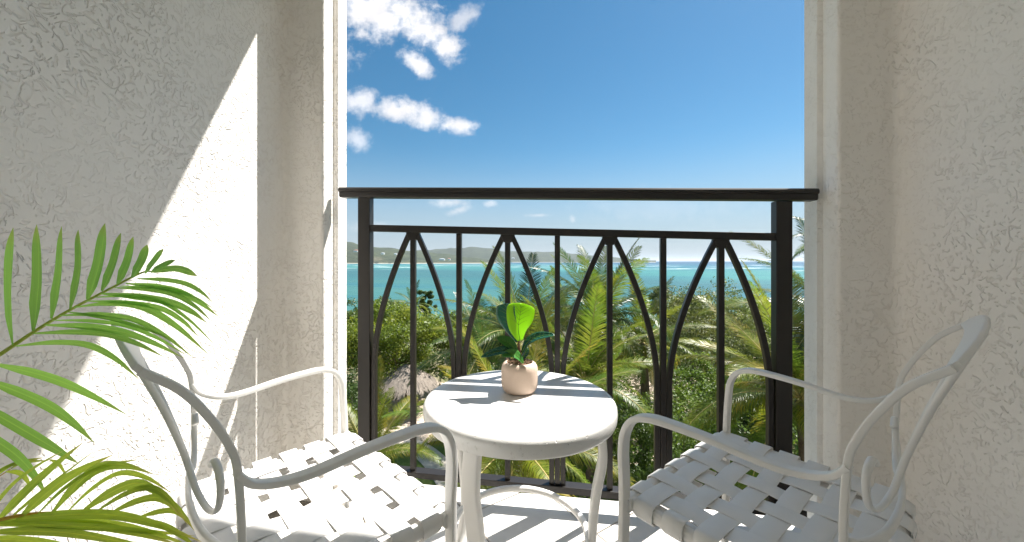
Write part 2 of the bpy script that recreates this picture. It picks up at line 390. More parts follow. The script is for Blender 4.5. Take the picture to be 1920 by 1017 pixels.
m, nt, b = mat('shallow tropical sea'); pos = geopos(nt)
sp = nt.new('ShaderNodeSeparateXYZ'); nt.put(sp.inputs[0], pos)
dist = nt.vmath('LENGTH', pos).outputs['Value']
ld = nt.math('LOGARITHM', nt.math('MAXIMUM', dist, 10.0), 10.0)            # 1.8 .. 4.5
nlow = nt.noise(nt.mapping(pos, scale=(.0035, .011, 1)), 1.0, 5, .55)
ldn = nt.math('ADD', ld, nt.math('MULTIPLY', nt.math('SUBTRACT', nlow, .5), .55))
xr = nt.math('DIVIDE', sp.outputs[0], nt.math('MAXIMUM', sp.outputs[1], 1.0))
ldn = nt.math('ADD', ldn, nt.mapr(xr, -.35, .35, -.34, 0.0))
sea = nt.ramp(nt.mapr(ldn, 1.8, 4.3), [(0.0, (.055,.235,.22)), (.10, (.045,.20,.20)), (.18, (.032,.165,.185)), (.26, (.05,.30,.27)), (.35, (.040,.27,.265)), (.42, (.018,.20,.27)), (.54, (.008,.11,.22)), (1.0, (.004,.075,.19))])
hsv = nt.new('ShaderNodeHueSaturation'); nt.put(hsv.inputs['Color'], sea); hsv.inputs['Saturation'].default_value = .93; hsv.inputs['Value'].default_value = .60
sea = hsv.outputs[0]
patches = nt.mapr(nt.noise(nt.mapping(pos, scale=(.010, .05, 1)), 1.0, 4, .6), .50, .60, 0, .75, True)
sea = nt.mix(nt.math('MULTIPLY', patches, nt.mapr(ld, 1.9, 2.9, 1, .2)), sea, (.012,.105,.14))
foamband = nt.math('MULTIPLY', nt.mapr(ld, 2.62, 2.72), nt.mapr(ld, 2.95, 3.25, 1, 0))
fo = nt.mapr(nt.noise(nt.mapping(pos, scale=(.010, .028, 1)), 1.0, 5, .6), .575, .60, 0, 1)
foam = nt.math('MULTIPLY', nt.math('MULTIPLY', fo, foamband), nt.mapr(nt.noise(nt.mapping(pos, scale=(.05, .2, 1)), 1.0, 3, .7), .42, .55))
caps = nt.mapr(nt.noise(nt.mapping(pos, scale=(.05, .16, 1)), 1.0, 4, .7), .70, .74, 0, .8)
foam = nt.math('MAXIMUM', foam, nt.math('MULTIPLY', caps, nt.mapr(ld, 2.2, 2.8)))
sea = nt.mix(foam, sea, (.8,.84,.84))
nt.put(b.inputs['Base Color'], sea); nt.put(b.inputs['Roughness'], nt.mapr(foam, 0, 1, .35, .9))
b.inputs['IOR'].default_value = 1.33; b.inputs['Specular IOR Level'].default_value = .22
hh = nt.math('ADD', nt.noise(nt.mapping(pos, scale=(.35, .8, 1)), 1.0, 6, .6), nt.math('MULTIPLY', nt.noise(nt.mapping(pos, scale=(.05, .12, 1)), 1.0, 3), 2.0))
bump(nt, b, hh, .5, .8)
M_SEA = m
flat('sea', [(-30000, 56), (30000, 56), (30000, 30000), (-30000, 30000)], GZ-.75, M_SEA)

def hill(name, prof, Z0, depth, m, seed, base_y=489.0):
    mb = MB(); n = 160; k = 9; r0 = random.Random(seed)
    x0, x1 = prof[0][0], prof[-1][0]
    def hy(px):
        for (a, ya), (b_, yb) in zip(prof, prof[1:]):
            if px <= b_: 
                t = (px-a)/(b_-a); t = t*t*(3-2*t); return ya+(yb-ya)*t
        return prof[-1][1]
    vs = []
    for i in range(n+1):
        px = x0+(x1-x0)*i/n
        Zc = Z0*(1+.04*math.sin(px*.013+seed))
        top = (HY-hy(px))/F*Zc+H-(GZ-.75)
        for j in range(k+1):
            t = j/k; Z = Zc*(1+depth*t)
            s_ = math.sin(min(t*1.15, 1)*math.pi/2)**1.1
            q = RGT*((px-CX)/F*Z)+FWD*Z
            nn = 1+.25*mnoise.fractal(Vector((q.x*.0035, q.y*.0035, seed)), 1, 2, 5)*(1-abs(2*t-1)*.3)
            z = GZ-.85+top*s_*(1+depth*t*.9)*nn*(1 if t < .95 else .9)
            vs.append((q.x, q.y, z if j else GZ-.85))
    mb.add(vs, [(i*(k+1)+j, (i+1)*(k+1)+j, (i+1)*(k+1)+j+1, i*(k+1)+j+1) for i in range(n) for j in range(k)])
    return mb.obj(name, m, None, True, kind='structure')
def m_hill(name, a, bb, cc):
    m, nt, b = mat(name); pos = geopos(nt)
    c = nt.mix(nt.mapr(nt.noise(pos, .012, 8, .7), .4, .62), a, bb)
    c = nt.mix(nt.mapr(nt.noise(pos, .006, 6, .6), .58, .7, 0, .7), c, cc)
    sp = nt.new('ShaderNodeSeparateXYZ'); nt.put(sp.inputs[0], pos)
    c = nt.mix(nt.mapr(sp.outputs[2], GZ-.75, GZ+3.2, .9, 0), c, (.55,.48,.37))
    nt.put(b.inputs['Base Color'], c); b.inputs['Roughness'].default_value = .95
    bump(nt, b, nt.noise(pos, .03, 6, .7), 12.0); return m
MH1 = m_hill('wooded hillside', (.020,.034,.014), (.045,.060,.024), (.10,.09,.055))
MH2 = m_hill('distant ridge', (.022,.036,.022), (.04,.055,.03), (.06,.065,.04))
hill('hills', [(380,452),(560,450),(655,455),(690,461),(730,464),(775,471),(830,478),(880,483),(930,489)], 1500, .35, MH1, 2.2)
hill('hills', [(560,462),(700,470),(780,469),(850,467),(885,464),(915,467),(950,474),(1000,472.5),(1040,473.5),(1080,477),(1120,482),(1230,488.5)], 2900, .30, MH2, 5.7)

# small houses on the far shore
M_HW = m_simple('white render', (.75,.73,.70), .8, 0, .2, 0, 0, 0, c2=(.68,.66,.62))
M_ROOFR = m_simple('terracotta roof', (.36,.16,.10), .9); M_ROOFG = m_simple('grey roof', (.42,.44,.46), .8); M_DWIN = m_simple('dark window glass', (.05,.06,.07), .2)
def house(px, py, Z, w, d, h, roof, label):
    q = P(px, py, Z); t = thing('house', label, 'house', q-Vector((0,0,h*.6)), rnd.uniform(-.3,.3), 'houses on the far shore')
    mb = MB(); mb.box(-w/2, w/2, -d/2, d/2, -3, h*.6); mb.obj('wall', M_HW, t, False)
    mb = MB(); e = .8
    mb.add([(-w/2-e,-d/2-e,h*.6),(w/2+e,-d/2-e,h*.6),(w/2+e,d/2+e,h*.6),(-w/2-e,d/2+e,h*.6),(-w/4,0,h*1.25),(w/4,0,h*1.25)],
           [(0,1,5,4),(1,2,5),(2,3,4,5),(3,0,4),(3,2,1,0)]); mb.obj('roof', roof, t, False)
    for k in range(3):
        mb = MB(); x = (-.3+.3*k)*w; mb.box(x-w*.045, x+w*.045, -d/2-.15, -d/2+.1, h*.18, h*.40); mb.obj('window', M_DWIN, t, False)
for a in [(668,470,1450,17,10,5,M_ROOFR,'red roofed white house on the near hillside at far left of the bay'),
          (718,475,1470,13,8,3.6,M_ROOFG,'white house with grey roof halfway up the far wooded hillside'),
          (742,476,1480,10,8,3.4,M_ROOFG,'smaller pale house right of the grey roofed one on the far hillside'),
          (829,486,1490,22,10,3.6,M_ROOFG,'long low white house at the water edge of the bay'),
          (842,485.5,1500,9,8,4,M_ROOFR,'small red roofed house beside the long low shore house'),
          (962,484,2850,20,12,5,M_ROOFG,'isolated white house at the foot of the distant ridge')]: house(*a)

# ------------------------------------------------------------------ balcony shell
XL, XR, JL, JR, Y0, Y1 = -.966, .992, -.818, .836, 1.236, 1.394
YB = -.40; ZC = 2.32  # rear wall and ceiling, both unseen, set close in to bounce more light
def wall_outline(xw, xj, xo, sgn):
    """plan outline of wall + jamb pier; sgn=+1 for left wall (room to the right)"""
    pts = [(xw, YB)]
    r = .022                                     # soft inner corner
    for k in range(7):
        a = math.pi/2*k/6; pts.append((xw+sgn*(r-r*math.cos(a)), Y0-r+r*math.sin(a)))
    r = .010
    for k in range(5):
        a = math.pi/2*k/4; pts.append((xj-sgn*(r-r*math.sin(a)), Y0+r-r*math.cos(a)))
    g0, g1 = 1.289, 1.325
    pts += [(xj, g0-.003), (xj-sgn*.003, g0), (xj-sgn*.014, g0+.003), (xj-sgn*.014, g1-.003), (xj-sgn*.003, g1), (xj, g1+.003)]
    pts += [(xj, Y1-.006), (xj-sgn*.006, Y1), (xo, Y1), (xo, YB)]
    return pts
def prism(mb, pts, z0, z1, nz=1):
    n = len(pts); vs = [(x, y, z0+(z1-z0)*k/nz) for k in range(nz+1) for x, y in pts]
    fs = [(k*n+i, k*n+(i+1) % n, (k+1)*n+(i+1) % n, (k+1)*n+i) for k in range(nz) for i in range(n)]
    fs += [tuple(range(n-1, -1, -1)), tuple(range(nz*n, (nz+1)*n))]; mb.add(vs, fs)
for nm, xw, xj, xo, sg, lab, mm in (('balcony_wall', XL, JL, -1.45, 1, 'white stucco side wall on the left, crossed by slanting sunlight, behind the palm plant', M_STUCCO),
                            ('balcony_wall', XR, JR, 1.5, -1, 'shaded white stucco side wall on the right, behind the chair with its back to it', M_STUCCO_S)):
    t = thing(nm, lab, 'wall', (xw, 0, 0))
    mb = MB(); prism(mb, [(x-xw, y) for x, y in wall_outline(xw, xj, xo, sg)], -.35, ZC); mb.obj('plaster_wall', mm, t, True, angle=38)
mb = MB(); mb.box(-1.45, 1.5, YB-.2, YB-.002, -.35, ZC+.25); o = mb.obj('rear_wall', M_STUCCO_S, None, False, kind='structure')
mb = MB(); mb.box(-1.45, 1.5, YB, Y1+.001, ZC+.002, ZC+.25); mb.obj('ceiling', M_STUCCO_S, None, False, kind='structure')
mb = MB(); mb.box(JL+.001-.3, JR+.3, Y0+.002, Y1-.002, 2.205, ZC-.002); mb.obj('lintel', M_STUCCO_S, None, False, kind='structure')
mb = MB(); mb.box(-6, 6, Y1-.25, Y1-.06, GZ-.5, -.352); mb.box(-6, -1.452, YB, Y1-.02, -.35, 3.2); mb.box(1.502, 6, YB, Y1-.02, -.35, 3.2); mb.box(-1.45,1.5,YB,Y1-.02,ZC+.252,3.2)
t = thing('hotel_facade', 'plain white outer wall of the building around and below the balcony', 'building', (0, 1.3, GZ)); o = mb.obj('facade_wall', M_STUCCO_S, t, False); o.location = (0, -1.3, -GZ)

# floor slab with diagonal tiles
FZ = -.02
FY1 = 1.385
mb = MB(); mb.box(-1.0, 1.03, YB, FY1, FZ-.3, FZ-.006); floor = mb.obj('floor', M_GROUT, None, False, kind='structure')
def clip(poly, xa, xb, ya, yb):
    def cut(p, ax, v, sgn):
        out = []
        for i in range(len(p)):
            a, b_ = p[i], p[(i+1) % len(p)]; da, db = sgn*(a[ax]-v), sgn*(b_[ax]-v)
            if da >= 0: out.append(a)
            if da*db < 0: t = da/(da-db); out.append((a[0]+(b_[0]-a[0])*t, a[1]+(b_[1]-a[1])*t))
        return out
    for ax, v, sg in ((0, xa, 1), (0, xb, -1), (1, ya, 1), (1, yb, -1)):
        poly = cut(poly, ax, v, sg)
        if len(poly) < 3: return []
    return poly
TS, GR = .300, .0048
v0 = RGT*.30+FWD*1.178; ang = math.radians(41)
ca, sa = math.cos(ang), math.sin(ang)
tile_n = 0
for i in range(-8, 9):
    for j in range(-9, 6):
        c_ = [(i*TS+GR/2, j*TS+GR/2), ((i+1)*TS-GR/2, j*TS+GR/2), ((i+1)*TS-GR/2, (j+1)*TS-GR/2), (i*TS+GR/2, (j+1)*TS-GR/2)]
        poly = clip([(v0.x+ca*x-sa*y, v0.y+sa*x+ca*y) for x, y in c_], XL+.003, XR-.003, YB+.003, FY1-.002)
        # opening between the jambs only beyond the walls' inner faces
        if poly: 
            cy = sum(q[1] for q in poly)/len(poly)
            if cy > Y0-.01: poly = clip(poly, JL+.003, JR-.003, YB, FY1)
        if len(poly) < 3: continue
        mb = MB(); n = len(poly); dz = rnd.uniform(-.0004, .0004)
        cx_, cy_ = sum(q[0] for q in poly)/n, sum(q[1] for q in poly)/n
        def ring(k, z): return [(cx_+(x-cx_)*k, cy_+(y-cy_)*k, z) for x, y in poly]
        vs = ring(1, FZ-.0055) + ring(1, FZ-.0012+dz) + ring(.992, FZ+dz)
        fs = [(a*n+q, a*n+(q+1) % n, (a+1)*n+(q+1) % n, (a+1)*n+q) for a in (0, 1) for q in range(n)] + [tuple(range(2*n, 3*n))]
        mb.add(vs, fs); mb.obj('floor_tile', M_TILE, floor, False)

# ------------------------------------------------------------------ railing
YR = 1.314
rail = thing('balcony_railing', 'dark bronze metal balcony railing with pointed arches between its bars', 'railing', (0, YR, FZ))
OFF = Vector((0, -YR, -FZ))
def rp(px, py, dy=0.0):
    q = onY(px, py, YR+dy); return q
def K(q): return Vector(q)+OFF
RW = .0185
a_, b_ = rp(640, 358.5), rp(1529, 362.5)
# hand rail: rounded cap over a narrower lip
zt = lambda px, l, r: None
def lin(pxa, ya, pxb, yb, dy=0):
    A, B = rp(pxa, ya, dy), rp(pxb, yb, dy); return lambda x: A.z+(B.z-A.z)*(x-A.x)/(B.x-A.x)
ztop = lin(640, 350.5, 1528, 352.5, -.02); zbot = lin(640, 369, 1528, 376, -.02)
xa, xb = rp(640, 360).x, rp(1528, 362).x
mb = MB(); h_ = (ztop(xa)-zbot(xa)+ztop(xb)-zbot(xb))/2
sec = [(-.026,-.004),(-.0225,-.012),(-.020,-.013),(-.020,-h_+.002),(-.018,-h_),(.018,-h_),(.020,-h_+.002),(.020,-.013),(.0225,-.012),(.026,-.004)]
sec = [(-.0275,-.008),(-.026,-.0155),(-.0225,-.018),(-.0195,-.0185),(-.0195,-h_+.003),(-.017,-h_),(.017,-h_),(.0195,-h_+.003),(.0195,-.0185),(.0225,-.018),(.026,-.0155),(.0275,-.008),(.024,-.003),(.015,-.0006),(0,0),(-.015,-.0006),(-.024,-.003)]
vs = []
xs_ = [xa, xa+.004]+[xa+(xb-xa)*k/6 for k in range(1, 6)]+[xb-.004, xb]
for i, x in enumerate(xs_):
    k = .82 if i in (0, len(xs_)-1) else 1
    for y, z in sec: vs.append(K((x, YR+y*k, ztop(x)-h_/2+(z+h_/2)*k)))
m_ = len(sec); n_ = len(xs_)
mb.add(vs, [(i*m_+j, i*m_+(j+1) % m_, (i+1)*m_+(j+1) % m_, (i+1)*m_+j) for i in range(n_-1) for j in range(m_)]+[tuple(range(m_-1, -1, -1)), tuple(range((n_-1)*m_, n_*m_))])
mb.obj('handrail', M_RAIL, rail, True, angle=40)
def bar(x0, x1, f0, f1, hy_, name):
    """horizontal member: top z given by f0, bottom by f1"""
    mb = MB()
    vs = [K((x, YR+y, z)) for x in (x0, x1) for y, z in ((-hy_, f1(x)), (hy_, f1(x)), (hy_, f0(x)), (-hy_, f0(x)))]
    mb.add(vs, [(0,1,5,4),(1,2,6,5),(2,3,7,6),(3,0,4,7),(3,2,1,0),(4,5,6,7)]); return mb.obj(name, M_RAIL, rail, False, bevel=.0015)
mt = lin(697, 421.5, 1450, 437, -.014); mbz = lin(697, 434, 1450, 451, -.014)
bt = lin(780, 887, 1160, 924, -.019); bb = lin(780, 897.5, 1160, 938, -.019)
XPL = rp(671, 600, -.015).x; XPR = rp(1486, 600, -.015).x
PWD = .047
bar(XPL+PWD, XPR-PWD, mt, mbz, .013, 'mid_rail')
bt2 = lambda x: max(bt(x), FZ+.030); bb2 = lambda x: max(bb(x), FZ+.006)
bar(XPL-.04, XPR+.04, bt2, bb2, .019, 'bottom_rail')
for x0 in (XPL, XPR-PWD):
    mb = MB(); z1 = zbot(x0+PWD/2)-.001
    vs = [K((x, YR+y, z)) for x in (x0, x0+PWD) for y in (-.0165, .0165) for z in (bt2(x)+.0005, z1+.0)]
    mb.add(vs, [(0,1,3,2),(4,6,7,5),(0,4,5,1),(2,3,7,6),(0,2,6,4),(1,5,7,3)]); mb.obj('post', M_RAIL, rail, False, bevel=.0022)
apex_px = [775, 952, 1143, 1351]; mid_px = [861, 1045, 1243]
def vbar(xc, z1, name='baluster', w=RW):
    mb = MB(); hw = w/2
    vs = [K((x, YR+y, z)) for x in (xc-hw, xc+hw) for y in (-hw, hw) for z in (bt2(x)+.0006, z1)]
    mb.add(vs, [(0,1,3,2),(4,6,7,5),(0,4,5,1),(2,3,7,6),(0,2,6,4),(1,5,7,3)]); return mb.obj(name, M_RAIL, rail, False, bevel=.0012)
AX = [rp(p, 600).x for p in apex_px]; MX = [rp(p, 600).x for p in mid_px]
for x in AX+MX: vbar(x, mbz(x)-.0005)
bounds = [XPL+PWD-RW/2+.001]+MX+[XPR-PWD+RW/2-.001]
for k, x in enumerate(AX):
    zt_ = mbz(x)
    for sg, xbnd in ((-1, bounds[k]), (1, bounds[k+1])):
        end = xbnd-sg*(RW+.0008) ; zlow = .44-.03*x; sp_ = abs(end-x)
        pts = []
        for q in range(25):
            s_ = q/24; fr = .07+.93*(1-(1-s_)**1.7)
            pts.append(K((x+sg*sp_*fr, YR, zt_+.004-(zt_-zlow)*s_)))
        for zz in (.3, .15): pts.append(K((end, YR, zz)))
        pts.append(K((end, YR, bt2(end)+.0008)))
        mb = MB(); sweep(mb, pts, rrect(.0172, .0172, .001, 1), side=(0,1,0)); mb.obj('arch_bar', M_RAIL, rail, True, angle=35)
    mb = MB(); mb.add([K((x+dx, YR+dy, zt_+dz)) for dy in (-.0105, .0105) for dx, dz in ((-.026, 0), (.026, 0), (.013, -.028), (-.013, -.028))],
                      [(0,1,2,3),(7,6,5,4),(0,4,5,1),(1,5,6,2),(2,6,7,3),(3,7,4,0)]); mb.obj('weld_plate', M_RAIL, rail, False, bevel=.002)

# ------------------------------------------------------------------ table
TC = RGT*.048+FWD*1.0; TZ = .480
tab = thing('side_table', 'round white resin topped side table with curved white legs', 'table', (TC.x, TC.y, FZ))
mb = MB(); prof = [(0.0005, 0)]+[(.232*k/10, 0) for k in range(1, 11)]
for k in range(1, 8):
    a = math.pi/2*k/7; prof.append((.236+.0155*math.sin(a)-.0, -.0145+.0145*math.cos(a)))
prof += [(.2520, -.022), (.2505, -.036), (.2485, -.041), (.243, -.043), (.236, -.040), (.234, -.020), (.0005, -.018)]
lathe(mb, prof, 128, (0, 0, TZ-FZ)); o = mb.obj('tabletop', M_TOP, tab, True, angle=50)
for v in o.data.vertices:
    r = math.hypot(v.co.x, v.co.y)
    if r > .225: 
        a = math.atan2(v.co.y, v.co.x); k = 1+.004*mnoise.noise(Vector((math.cos(a)*3, math.sin(a)*3, v.co.z*20)))
        v.co.x *= k; v.co.y *= k
for deg in (246, 358, 150):
    a = math.radians(deg); d = Vector((math.cos(a), math.sin(a), 0))
    pts = catmull([d*.205+Vector((0,0,.442-FZ)), d*.212+Vector((0,0,.40-FZ)), d*.216+Vector((0,0,.33-FZ)), d*.200+Vector((0,0,.24-FZ)), d*.190+Vector((0,0,.13-FZ)), d*.198+Vector((0,0,.06-FZ)), d*.222+Vector((0,0,.004))], 7)
    mb = MB(); sweep(mb, pts, rrect(.042, .021, .006), side=(-d.y, d.x, 0)); o = mb.obj('leg', M_WHITE, tab, True)
mb = MB(); n = 60
ringp = [Vector((.180*math.cos(2*math.pi*k/n), .180*math.sin(2*math.pi*k/n), .122-FZ)) for k in range(n+1)]
sweep(mb, ringp, circ(.0095, 12), caps=False); mb.obj('ring_stretcher', M_WHITE, tab, True)
mb = MB(); mb.box(-.16, .16, -.012, .012, TZ-FZ-.043, TZ-FZ-.0185); mb.box(-.012, .012, -.16, .16, TZ-FZ-.0425, TZ-FZ-.0187); mb.obj('top_bracket', M_WHITE, tab, False, bevel=.002)

# potted fiddle leaf plant
PC = RGT*.0505+FWD*1.035
pot = thing('potted_plant', 'small fiddle leaf plant with one lime leaf in a blush ceramic pot on the table', 'potted plant', (PC.x, PC.y, TZ+.0005))
prof = [(.0005, 0), (.036, 0), (.0400, .0012), (.0460, .007), (.0496, .016), (.0505, .028), (.0506, .046), (.0505, .060), (.0490, .069), (.0450, .0765), (.0400, .0805), (.0380, .081), (.0365, .0815), (.0355, .078), (.0355, .066)]
mb = MB(); lathe(mb, prof, 64); mb.obj('pot', M_POT, pot, True)
mb = MB(); vs = [(0,0,.076)]
for rr in range(1, 6):
    for k in range(24):
        a = 2*math.pi*k/24; r = .0356*rr/5; vs.append((r*math.cos(a), r*math.sin(a), .076+.004*mnoise.noise(Vector((r*160*math.cos(a), r*160*math.sin(a), 1)))))
fs = [(0, 1+k, 1+(k+1) % 24) for k in range(24)]+[(1+(r-1)*24+k, 1+r*24+k, 1+r*24+(k+1) % 24, 1+(r-1)*24+(k+1) % 24) for r in range(1, 5) for k in range(24)]
mb.add(vs, fs); soil = mb.obj('soil', M_SOIL, pot, True)
mb = MB()
for k in range(90):
    a = rnd.uniform(0, 6.28); r = .034*math.sqrt(rnd.random()); c_ = Vector((r*math.cos(a), r*math.sin(a), .078))
    d = Vector((rnd.uniform(-1,1), rnd.uniform(-1,1), rnd.uniform(-.1,.7))).normalized()*rnd.uniform(.005,.013)
    sweep(mb, [c_-d, c_+Vector((0,0,.003)), c_+d], circ(.0007, 4))
mb.obj('coir_fibres', m_simple('coir fibre', (.30,.19,.11), .9, c2=(.12,.07,.04), nscale=90), soil, True, kind='stuff')
def CV(rx, fy, z): return RGT*rx+FWD*fy+Vector((0,0,z))       # plant local helper: right / away / up (m)
mb = MB(); sweep(mb, catmull([CV(0,0,.07), CV(.002,0,.10), CV(-.002,.002,.13), CV(0,.002,.150)], 5), circ(.0036, 8), scale=lambda t: 1-.35*t); mb.obj('stem', M_STEM, pot, True)
mb = MB(); sweep(mb, catmull([CV(-.004,.003,.07), CV(-.006,.004,.10), CV(-.003,.002,.125)], 5), circ(.0022, 7)); mb.obj('stem', M_STEM, pot, True)
def fiddle(path, wid, nrm, m, shape=None, cup=.18, nseg=18, wave=.0):
    pts = catmull(path, 8); n = len(pts); mb = MB(); vs = []; K_ = 8
    for i, p in enumerate(pts):
        t = i/(n-1); tg = (pts[min(i+1, n-1)]-pts[max(i-1, 0)]).normalized()
        s_ = tg.cross(nrm).normalized(); u_ = s_.cross(tg).normalized()
        if u_.dot(nrm) < 0: u_ = -u_
        if shape: w = wid*shape(t)
        else: w = wid*max(.04, (.28+.30*min(1, t/.25))*(1 if t < .2 else 1)+.75*math.sin(math.pi*min(1, max(0, (t-.15)/.85))**1.25)*.62)
        if not shape and t > .93: w *= math.sqrt(max(.0, 1-((t-.93)/.075)**2))
        for k in range(K_+1):
            a = (k/K_-.5)*2
            h = cup*w*(abs(a)**1.6)+wave*w*math.sin(t*17+k)*abs(a)
            vs.append(p+s_*(a*w)+u_*h)
    mb.add(vs, [(i*(K_+1)+k, i*(K_+1)+k+1, (i+1)*(K_+1)+k+1, (i+1)*(K_+1)+k) for i in range(n-1) for k in range(K_)])
    o = mb.obj('leaf', m, pot, True); md = o.modifiers.new('solid', 'SOLIDIFY'); md.thickness = .0006
    v = MB(); sweep(v, [q-0*nrm+(-1 if False else 1)*nrm*.0008 for q in pts[:-2]], circ(.0008, 6), scale=lambda t: 1.2-.9*t)
    for k in range(2, 7):
        i = int(n*(.2+.11*k)); 
        if i >= n-2: break
        p = pts[i]; tg = (pts[i+1]-pts[i-1]).normalized(); s_ = tg.cross(nrm).normalized(); u_ = s_.cross(tg).normalized()
        if u_.dot(nrm) < 0: u_ = -u_
        w = wid*(shape(i/(n-1)) if shape else .7)*.72
        for sg in (-1, 1):
            sweep(v, [p+u_*.0006, p+s_*sg*w*.5+tg*w*.45+u_*(cup*w*.45+.0009), p+s_*sg*w+tg*w*.75+u_*(cup*w*.9+.0009)], circ(.0004, 4), scale=lambda t: 1.1-.8*t)
    v.obj('vein', M_VEIN, o, True)
    return o
obov = lambda t: (.20+.80*min(1, (min(1, t/.74)**1.15*(3-2*min(1, t/.74)**1.15)**.5))) * (1 if t < .80 else max(.03, 1-((t-.80)/.2)**2.6)**.5)
FV = -FWD
fiddle([CV(.001,-.004,.140), CV(-.004,-.006,.175), CV(.001,-.004,.210), CV(.006,.004,.242)], .0385, (FV+Vector((0,0,.25))).normalized(), M_LIME, obov, .22)
fiddle([CV(-.004,.004,.135), CV(-.022,.010,.175), CV(-.034,.014,.210), CV(-.034,.022,.240)], .031, (FV+RGT*-.7+Vector((0,0,.3))).normalized(), M_TEAL, obov, .3)
lanc = lambda t: max(.05, .25+.75*math.sin(math.pi*min(1, t*.97)**1.15)) * (1 if t < .9 else math.sqrt(max(.03, 1-((t-.9)/.104)**2)))
fiddle([CV(.006,0,.105), CV(.022,-.006,.135), CV(.052,-.012,.153), CV(.094,-.022,.160)], .0140, (FV*.7+Vector((0,0,.9))-RGT*.3).normalized(), M_TEAL, lanc, .3)
fiddle([CV(-.004,0,.100), CV(-.022,-.008,.128), CV(-.040,-.012,.140), CV(-.062,-.018,.150)], .0160, (FV*.9+Vector((0,0,.8))).normalized(), M_MIDG, lanc, .3)
fiddle([CV(.0,-.004,.090), CV(-.026,-.022,.116), CV(-.058,-.032,.117), CV(-.104,-.040,.104)], .0125, (FV*.8+Vector((0,0,.9))).normalized(), M_TEAL, lanc, .3)
fiddle([CV(.010,-.018,.080), CV(-.004,-.026,.100), CV(-.022,-.033,.111), CV(-.048,-.040,.108)], .0155, (FV*.7+Vector((0,0,.9))+RGT*.3).normalized(), M_MIDG, lanc, .28)
fiddle([CV(.004,.002,.084), CV(.012,.004,.096), CV(.018,.006,.110), CV(.018,.010,.120)], .010, (FV+RGT*.3).normalized(), M_TEAL, lanc, .2)

